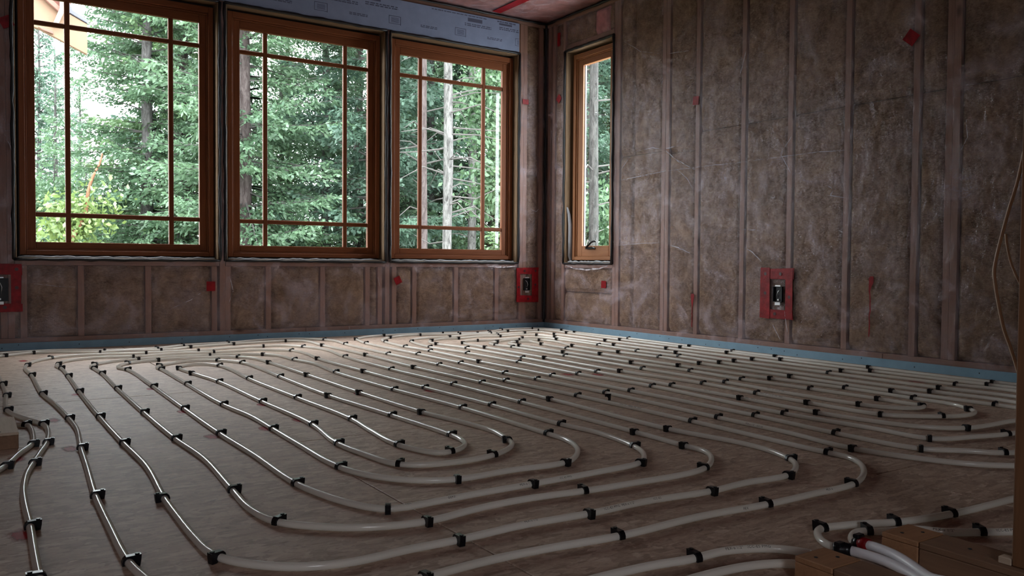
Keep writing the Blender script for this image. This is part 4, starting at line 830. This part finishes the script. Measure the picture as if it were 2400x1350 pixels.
# the hanging cable
cb = [(-2.690, -5.308, .80), (-2.7022, -5.3003, .7276), (-2.7174, -5.2923, .6703), (-2.7369, -5.2826, .5828), (-2.7386, -5.2829, .5431), (-2.7274, -5.293, .4638), (-2.7140, -5.3035, .4147), (-2.695, -5.318, .34)]
def sp3(P, k=8):
    P = [Vector(p) for p in P]; out = []
    for i in range(len(P) - 1):
        p0, p1, p2, p3 = P[max(i - 1, 0)], P[i], P[i + 1], P[min(i + 2, len(P) - 1)]
        for j in range(k):
            t = j / k; out.append(.5 * ((2 * p1) + (p2 - p0) * t + (2 * p0 - 5 * p1 + 4 * p2 - p3) * t * t + (3 * p1 - p0 - 3 * p2 + p3) * t ** 3))
    return out + [P[-1]]
tag(MB().tube(sp3(cb), .0032, 8).build('cable', MT['cable'], smooth=True), 'tan cable hanging in a slack bow beside the right-hand stud', 'cable')
cb2 = [(-2.7190, -5.2905, .632), (-2.7165, -5.2930, .605), (-2.7085, -5.299, .57), (-2.690, -5.313, .52)]
tag(MB().tube(sp3(cb2), .0024, 8).build('cable', MT['cable'], smooth=True), 'short thin tan cable loop between the slack cable and the stud', 'cable')
# couplings and sleeves
s1 = sleeve('pipe_sleeve', [(-2.8905, -5.092, .0105), (-2.889, -5.132, .0125), (-2.893, -5.176, .0125), (-2.907, -5.224, .0120), (-2.929, -5.273, .0110), (-2.96, -5.33, .0105)], 'white sleeve leaving the black elbow between the two timber plates')
s2 = sleeve('pipe_sleeve', [(-2.856, -5.100, .019), (-2.8575, -5.128, .021), (-2.866, -5.171, .021), (-2.885, -5.215, .020), (-2.912, -5.256, .020), (-2.936, -5.288, .024), (-2.955, -5.325, .036)], 'white sleeve leaving the red taped end between the two timber plates')
e = empty('pipe_coupling', (-2.897, -5.083, 0)); tag(e, 'black elbow coupling where the upper tube enters its white sleeve', 'coupling', 'couplings at the front')
MB().tube([(-.012, .012, .0095), (-.004, .004, .0105), (.004, -.006, .0110), (.0068, -.016, .0112)], [.0125, .0135, .0135, .0115], 10).build('elbow', MT['black'], e, smooth=True)
MB().box(-.016, .004, -.006, .010, .016, .0255).build('strap', MT['black'], e, bevel=.002); MB().box(.003, .017, -.016, -.004, .010, .0225).build('strap', MT['black'], e, bevel=.002)
e = empty('pipe_coupling', (-2.85, -5.092, 0)); tag(e, 'red taped coupling where the lower tube enters its white sleeve', 'coupling', 'couplings at the front')
MB().tube([(.004, .014, .0135), (.001, .006, .0155), (-.002, -.002, .0175)], [.0115, .0125, .012], 10).build('collar', MT['black'], e, smooth=True)
MB().tube([(-.002, -.002, .0175), (-.0045, -.010, .0190), (-.0065, -.022, .0200)], [.0122, .0128, .0118], 12).build('tape_wrap', MT['tape'], e, smooth=True)
MB().box(-.012, .010, -.002, .012, .0265, .0345).build('strap', MT['black'], e, bevel=.002)


# red paint marks on the panels
for i, (x, y, s) in enumerate([(-4.084, -2.724, 1.0), (-4.081, -3.262, 1.1), (-3.679, -3.303, .9), (-4.25, -4.10, 1.2), (-3.493, -3.261, .8), (-4.222, -3.33, 1.1), (-4.074, -.655, 1.3), (-1.752, -2.669, 1.0), (-1.652, -3.242, .9), (-.41, -3.757, 1.3), (-3.343, -3.17, .8), (-3.955, -2.13, .6), (-3.66, -2.12, .6), (-3.36, -2.78, .7), (-3.66, -2.78, .8), (-2.62, -2.8, .8), (-2.92, -2.72, .8), (-1.0, -2.2, 1.2), (-.75, -1.9, 1.1), (-.45, -2.5, 1.2), (-1.55, -2.28, 1.0), (-1.62, -2.75, .9)]):
    n = 14; rr = random.Random(i); me = bpy.data.meshes.new('paint_mark'); R0 = .034 * s
    me.from_pydata([(R0 * rr.uniform(.8, 1.1) * math.cos(2 * math.pi * t / n), R0 * rr.uniform(.8, 1.1) * math.sin(2 * math.pi * t / n), 0) for t in range(n)], [], [tuple(range(n))]); me.update()
    o = link('paint_mark', me, MT['paint'], fl); o.location = (x, y, .0006); o.scale = (.8, 1.7, 1)

# ------------------------------------------------------------------ outside: porch roof corner and the forest
gd = MB().quad((-60, .17, -1.5), (80, .17, -1.5), (80, 110, -1.5), (-60, 110, -1.5)).build('forest_ground', MT['ground']); tag(gd, 'dark forest floor outside the windows', kind='structure')
e = empty('porch_roof', (-3.6, 1.95, 2.6)); tag(e, 'corner of a tan and brown porch roof high in the left window', 'roof')
def gp(y0, y1, poly, nm, m, bv=.004): return MB().prism(poly, lambda u, v, d: (u + 3.6, d - 1.95, v - 2.6), y0, y1).build(nm, m, e, bevel=bv)
gp(1.98, 2.03, [(-3.444, 2.344), (-3.442, 2.605), (-3.56, 2.661), (-3.86, 2.80), (-3.86, 2.52), (-3.809, 2.508)], 'fascia_board', MT['tan'])
gp(1.97, 2.35, [(-3.442, 2.608), (-3.436, 2.640), (-3.553, 2.702), (-3.62, 2.86), (-3.66, 2.86), (-3.585, 2.678)], 'roof_edge', MT['metal_edge'])
gp(2.04, 2.06, [(-3.885, 2.56), (-3.56, 2.60), (-3.56, 3.0), (-4.4, 3.4), (-4.4, 2.75)], 'gable_panel', MT['soffit'])
gp(1.90, 1.97, [(-3.709, 2.545), (-3.670, 2.545), (-3.620, 2.672), (-3.612, 2.82), (-3.650, 2.82), (-3.656, 2.69)], 'brace', MT['palewood'])
gp(1.93, 1.975, [(-3.654, 2.655), (-3.635, 2.688), (-3.80, 2.83), (-3.86, 2.83)], 'rake_board', MT['rake'])
gp(1.96, 1.979, [(-3.785, 2.497), (-3.70, 2.474), (-3.705, 2.502), (-3.816, 2.522)], 'drip_trim', MT['rake'])

def conifer(seed, H, h0, Lmax, dh=.30, step=.085, ls=.055, leaf=.105, lw=.026, top=.35):
    r = np.random.default_rng(seed); O = []; Dd = []; LL = []; BR = []
    h = h0
    while h < H - .25:
        fr = (h - h0) / (H - h0); prof_ = (1 - fr) ** .75 * min(1, .45 + fr * 5)
        for k in range(r.integers(5, 8)):
            L = Lmax * prof_ * r.uniform(.65, 1.1) + top * .4; az = r.uniform(0, 2 * np.pi); pt = -.18 + .75 * fr + r.normal(0, .18); dr = r.uniform(.10, .26) * (1 - fr)
            rad = np.array([np.cos(az), np.sin(az)]); z0 = h + r.uniform(-dh / 2, dh / 2)
            t = np.arange(.14, 1.0, step / max(L, .3)); 
            def P(t): return np.stack([L * t * np.cos(pt) * rad[0], L * t * np.cos(pt) * rad[1], z0 + L * (np.sin(pt) * t - dr * t ** 2 + .12 * t ** 4)], -1)
            BR.append(P(np.linspace(0, 1, 5)))
            for sd in (-1, 1):
                tl = ((.10 + .17 * L) * (1 - .72 * t) + .07) * r.uniform(.7, 1.2, len(t)); p = P(t + r.uniform(-.03, .03, len(t)))
                tan = np.array([-rad[1], rad[0]]) * sd; a = .62 + r.normal(0, .12, len(t))
                d = np.stack([rad[0] * np.cos(a) + tan[0] * np.sin(a), rad[1] * np.cos(a) + tan[1] * np.sin(a), -.30 + r.normal(0, .26, len(t))], -1)
                d /= np.linalg.norm(d, axis=1)[:, None]; O.append(p); Dd.append(d); LL.append(tl)
            O.append(P(np.array([.97]))); Dd.append(np.array([[rad[0], rad[1], -.1]])); LL.append(np.array([.12]))
        h += dh * r.uniform(.8, 1.2)
    O = np.vstack(O); Dd = np.vstack(Dd); LL = np.concatenate(LL)
    n = np.maximum(1, np.ceil(LL / ls)).astype(int); idx = np.repeat(np.arange(len(n)), n); off = np.concatenate([np.arange(k) for k in n])
    d = Dd[idx]; p = O[idx] + d * (off * ls)[:, None]; N = len(idx)
    upv = np.tile([0, 0, 1.0], (N, 1)) + r.normal(0, .8, (N, 3)); sdv = np.cross(d, upv); sdv /= np.linalg.norm(sdv, axis=1)[:, None]
    ang = np.where(off % 2 == 0, .55, -.55) + r.normal(0, .2, N); dd = d * np.cos(ang)[:, None] + sdv * np.sin(ang)[:, None]; dd[:, 2] += r.normal(-.05, .15, N)
    s2 = np.cross(dd, upv); s2 /= np.linalg.norm(s2, axis=1)[:, None]; lf = (leaf * r.uniform(.7, 1.25, N))[:, None]; w = (lw * r.uniform(.7, 1.3, N))[:, None]
    V = np.stack([p, p + dd * lf * .45 + s2 * w, p + dd * lf, p + dd * lf * .45 - s2 * w], 1).reshape(-1, 3); F = np.arange(4 * N).reshape(-1, 4)
    B = np.stack(BR); nb = len(B); wd = np.linspace(.022, .004, 5); bv = []; bf = []
    for k in range(3):
        th = 2 * np.pi * k / 3; bv.append(B + np.stack([np.zeros(5), np.zeros(5), wd * np.sin(th)], -1) + np.stack([wd * np.cos(th)] * 2 + [np.zeros(5)], -1))
    bv = np.stack(bv, 2); ix = np.arange(nb * 15).reshape(nb, 5, 3); nx = np.roll(ix, -1, 2)
    bf = np.stack([ix[:, :-1], ix[:, 1:], nx[:, 1:], nx[:, :-1]], -1).reshape(-1, 4)
    return mesh_np('foliage', V, F), mesh_np('branches', bv.reshape(-1, 3), bf)
def leafball(seed, n, rx, rz, leaf=.10):
    r = np.random.default_rng(seed); nc = max(6, n // 220); c = r.normal(0, 1, (nc, 3)); c /= np.linalg.norm(c, axis=1)[:, None]; c *= r.uniform(.3, 1, (nc, 1)) * np.array([rx, rx, rz])
    p = c[r.integers(0, nc, n)] + r.normal(0, .20, (n, 3)); a = r.normal(0, 1, (n, 3)); a /= np.linalg.norm(a, axis=1)[:, None]; b_ = np.cross(a, r.normal(0, 1, (n, 3))); b_ /= np.linalg.norm(b_, axis=1)[:, None]
    l_ = leaf * r.uniform(.6, 1.2, (n, 1)); V = np.stack([p, p + a * l_ * .5 + b_ * l_ * .28, p + a * l_, p + a * l_ * .5 - b_ * l_ * .28], 1).reshape(-1, 3)
    return mesh_np('foliage', V, np.arange(4 * n).reshape(-1, 4)), c
def set_m(pair, a, b_):
    pair[0].materials.append(a); pair[1].materials.append(b_); return pair
FV = {'full': set_m(conifer(1, 17, .6, 2.5), MT['needle_a'], MT['twig']), 'full2': set_m(conifer(2, 15, .3, 2.0), MT['needle_c'], MT['twig']),
      'blue': set_m(conifer(3, 19, .5, 2.8, leaf=.115, lw=.03), MT['needle_b'], MT['twig']), 'spire': set_m(conifer(4, 8.6, .4, 1.35, dh=.30), MT['needle_b'], MT['twig']),
      'thin': set_m(conifer(5, 15, 6.4, 1.5, dh=.62), MT['needle_a'], MT['twig']), 'small': set_m(conifer(6, 4.6, .3, 1.15, dh=.24), MT['needle_c'], MT['twig'])}
GZ = -1.5
def trunk_mesh(H, r0, seed, lean=.0):
    rr = random.Random(seed); n = 12; pts = [(lean * (i / n) * H + rr.uniform(-.02, .02), rr.uniform(-.02, .02), H * i / n) for i in range(n + 1)]
    return MB().tube(pts, [r0 * (1 - .85 * i / n) + .006 for i in range(n + 1)], 10).mesh('trunk', smooth=True)
def tree(kind, x, y, H, r0, bark, label, rz=None, group='trees outside the windows', dead=0, sc=None, lean=0):
    e = empty('conifer', (x, y, GZ)); tag(e, label, 'tree', group); e.rotation_euler = (0, 0, random.uniform(0, 6.28) if rz is None else rz)
    f, b_ = FV[kind]; base = {'full': 17, 'full2': 15, 'blue': 19, 'spire': 8.6, 'thin': 15, 'small': 4.6}[kind]; s = H / base
    link('trunk', trunk_mesh(H, r0, int(x * 100)), MT[bark], e)
    for nm, me in (('foliage', f), ('branches', b_)):
        o = link(nm, me, None, e); o.scale = (sc or s, sc or s, s); o['kind'] = 'stuff'
    if dead:
        mb = MB(); rr = random.Random(int(y * 77))
        for i in range(dead):
            z = rr.uniform(1.6, 6.0); az = rr.uniform(0, 6.28); L = rr.uniform(.3, 1.0); mb.tube([(0, 0, z), (L * .5 * math.cos(az), L * .5 * math.sin(az), z + rr.uniform(-.05, .12)), (L * math.cos(az), L * math.sin(az), z + rr.uniform(-.2, .15))], [.012, .008, .003], 4, False)
        o = mb.build('dead_branches', MT['twig'], e); o['kind'] = 'stuff'
    return e
T_ = [
 # left window
 ('spire', -2.53, 21.44, 8.9, .10, 'bark_g', 'slender fir furthest left in the left window'),
 ('spire', -1.76, 26.1, 9.4, .10, 'bark_g', 'thin fir second from the left in the left window'),
 ('thin', -2.30, 19.2, 6.9, .09, 'bark_g', 'pale slender bare stemmed fir at left in the left window'),
 ('full', -1.55, 10.3, 13.0, .13, 'bark_g', 'broad bushy fir in the centre of the left window'),
 ('full2', -.80, 10.9, 15.5, .13, 'bark_r', 'tall fir with a visible trunk at right in the left window'),
 ('blue', -.0, 15.2, 17.0, .17, 'bark_r', 'second trunked fir behind the tall one at right in the left window'),
 ('small', -2.05, 14.9, 4.2, .06, 'bark_g', 'small young fir behind the orange barked tree'),
 ('small', -1.72, 13.0, 3.6, .06, 'bark_g', 'low young fir right of the orange barked tree'),
 # middle window
 ('full', -.41, 8.08, 14.5, .13, 'bark_r', 'near dense fir at the left side of the middle window'),
 ('full2', 1.20, 11.2, 7.3, .10, 'bark_g', 'bright green shorter fir in the centre of the middle window'),
 ('full', 1.95, 10.6, 11.5, .12, 'bark_g', 'broad green fir right of centre in the middle window'),
 ('thin', 2.98, 11.3, 15.5, .13, 'bark_r', 'fir with a bare dark trunk at right in the middle window'),
 ('small', 1.05, 8.4, 2.9, .04, 'bark_g', 'young fir tip low in the middle window'),
 # right window
 ('blue', 1.72, 7.7, 15.5, .12, 'bark_g', 'drooping blue green fir at the left side of the right window'),
 ('thin', 1.17, 4.66, 15.0, .060, 'bark_r', 'reddish straight trunk left of centre in the right window'),
 ('thin', .97, 3.59, 14.5, .066, 'bark_l', 'pale lichen covered trunk in the centre of the right window'),
 ('thin', 1.42, 4.35, 14.0, .050, 'bark_g', 'thin grey trunk just behind the pale lichen covered trunk'),
 ('thin', 3.28, 6.86, 15.5, .085, 'bark_l', 'mottled trunk right of centre in the right window'),
 ('full', 4.3, 10.4, 14.5, .11, 'bark_g', 'bushy fir behind the trunks in the right window'),
 ('small', 2.06, 3.85, 2.7, .03, 'bark_g', 'small pale fir low at right in the right window'),
 # narrow window
 ('thin', 2.59, 2.53, 15.0, .072, 'bark_m', 'mottled lichen trunk filling the narrow window'),
 ('blue', 5.6, 6.4, 14.0, .12, 'bark_g', 'dense fir behind the mottled trunk in the narrow window'),
]
for k_, x, y, H, r0, bk, lab in T_: tree(k_, x, y, H, r0, bk, lab, dead=22 if k_ == 'thin' else 0)
BGF = sorted([(3.2, 21, 11, 'full'), (6.3, 14.5, 15, 'full'), (8.6, 13.0, 15, 'blue'), (5.4, 9.6, 13, 'blue'), (8.4, 7.2, 14, 'full'), (7.0, 5.0, 13, 'full2'), (-.6, 30, 9.0, 'full'), (4.6, 16.5, 11, 'blue'), (2.6, 15.0, 8.5, 'full2'), (1.1, 19.5, 9.5, 'blue'), (4.3, 11.6, 13, 'full'), (10.2, 9.4, 15, 'full'), (8.5, 9.6, 15, 'blue'), (7.1, 8.3, 14, 'full2'), (12.1, 14.2, 16, 'full')], key=lambda t: (t[0] + 4.34) / (t[1] + 6.09))
for i, (x, y, H, k_) in enumerate(BGF):
    tree(k_, x, y, H, .12, 'bark_g', '%s background fir from the left, standing behind the nearer trees' % ORD[i + 1], group='background firs')
for i, (x, y, H, k_) in enumerate([(-6.8, 9.3, 15, 'full'), (-8.6, 12.0, 16, 'blue'), (-10.6, 13.5, 15, 'full'), (-12.6, 16.0, 17, 'blue'), (-9.4, 8.2, 15, 'full2'), (-13.2, 11.0, 16, 'full')]):
    tree(k_, x, y, H, .12, 'bark_g', '%s of the firs growing left of the left window, outside the picture' % ORD[i + 1], group='firs left of the picture')
# broad-leaved things
def broad(x, y, zc, n, rx, rz, m, label, seed, stem=True, leaf=.10, name='leafy_tree'):
    e = empty(name, (x, y, GZ)); tag(e, label, 'tree', 'leafy trees outside'); f, c = leafball(seed, n, rx, rz, leaf); f.materials.append(m)
    o = link('foliage', f, None, e, (0, 0, zc - GZ)); o['kind'] = 'stuff'
    if stem:
        mb = MB(); rr = random.Random(seed)
        for q in c[:9]: mb.tube([(0, 0, 0), (q[0] * .3, q[1] * .3, (zc - GZ) * .6), (q[0], q[1], zc - GZ + q[2])], [.035, .025, .008], 5, False)
        mb.build('stems', MT['twig'], e)
    return e
e = broad(-2.85, 8.2, 1.05, 1500, .34, .40, MT['broad'], 'leaning orange barked tree with bright leaves low in the left window', 31, stem=False, name='orange_barked_tree')
MB().tube(sp3([(-0.444, 0, 0.0), (-0.29400000000000004, 0, 1.32), (-0.194, 0.0, 2.2), (-0.147, 0.0, 2.343), (-0.076, 0.0, 2.526), (0.03, 0.0, 2.725), (0.072, 0.0, 2.91), (0.091, 0.0, 3.087), (0.127, 0.0, 3.252), (0.187, 0.0, 3.419), (0.253, 0.0, 3.555), (0.296, 0.0, 3.722)], 4), [.052 - .0009 * i for i in range(45)], 8).build("trunk", MT["bark_o"], e, smooth=True)

broad(-1.95, 12.4, .9, 5200, 1.0, .95, MT['broad_d'], 'dark leafy thicket low behind the orange barked tree', 33)
broad(-2.72, 14.6, 1.5, 4200, .75, 1.6, MT['broad_d'], 'leafy thicket at the far left of the left window', 34)
broad(2.75, 5.25, 2.5, 5200, .55, 1.6, MT['broad_d'], 'leafy tree at the right side of the right window', 35, stem=False, leaf=.10)
broad(2.2, 14.0, 1.0, 4200, 1.2, .8, MT['broad_d'], 'leafy undergrowth low in the middle window', 36)
broad(.6, 15.5, .9, 4200, 1.5, .9, MT['broad_d'], 'leafy undergrowth low between the left and middle windows', 37)
broad(3.6, 8.6, .9, 4200, 1.2, .9, MT['broad_d'], 'leafy undergrowth low in the right window', 38)
broad(5.2, 5.2, 1.0, 4200, 1.2, 1.1, MT['broad_d'], 'leafy undergrowth low in the narrow window', 39)
broad(-.9, 14.2, .8, 4200, 1.2, .9, MT['broad_d'], 'leafy undergrowth low at the right of the left window', 40)
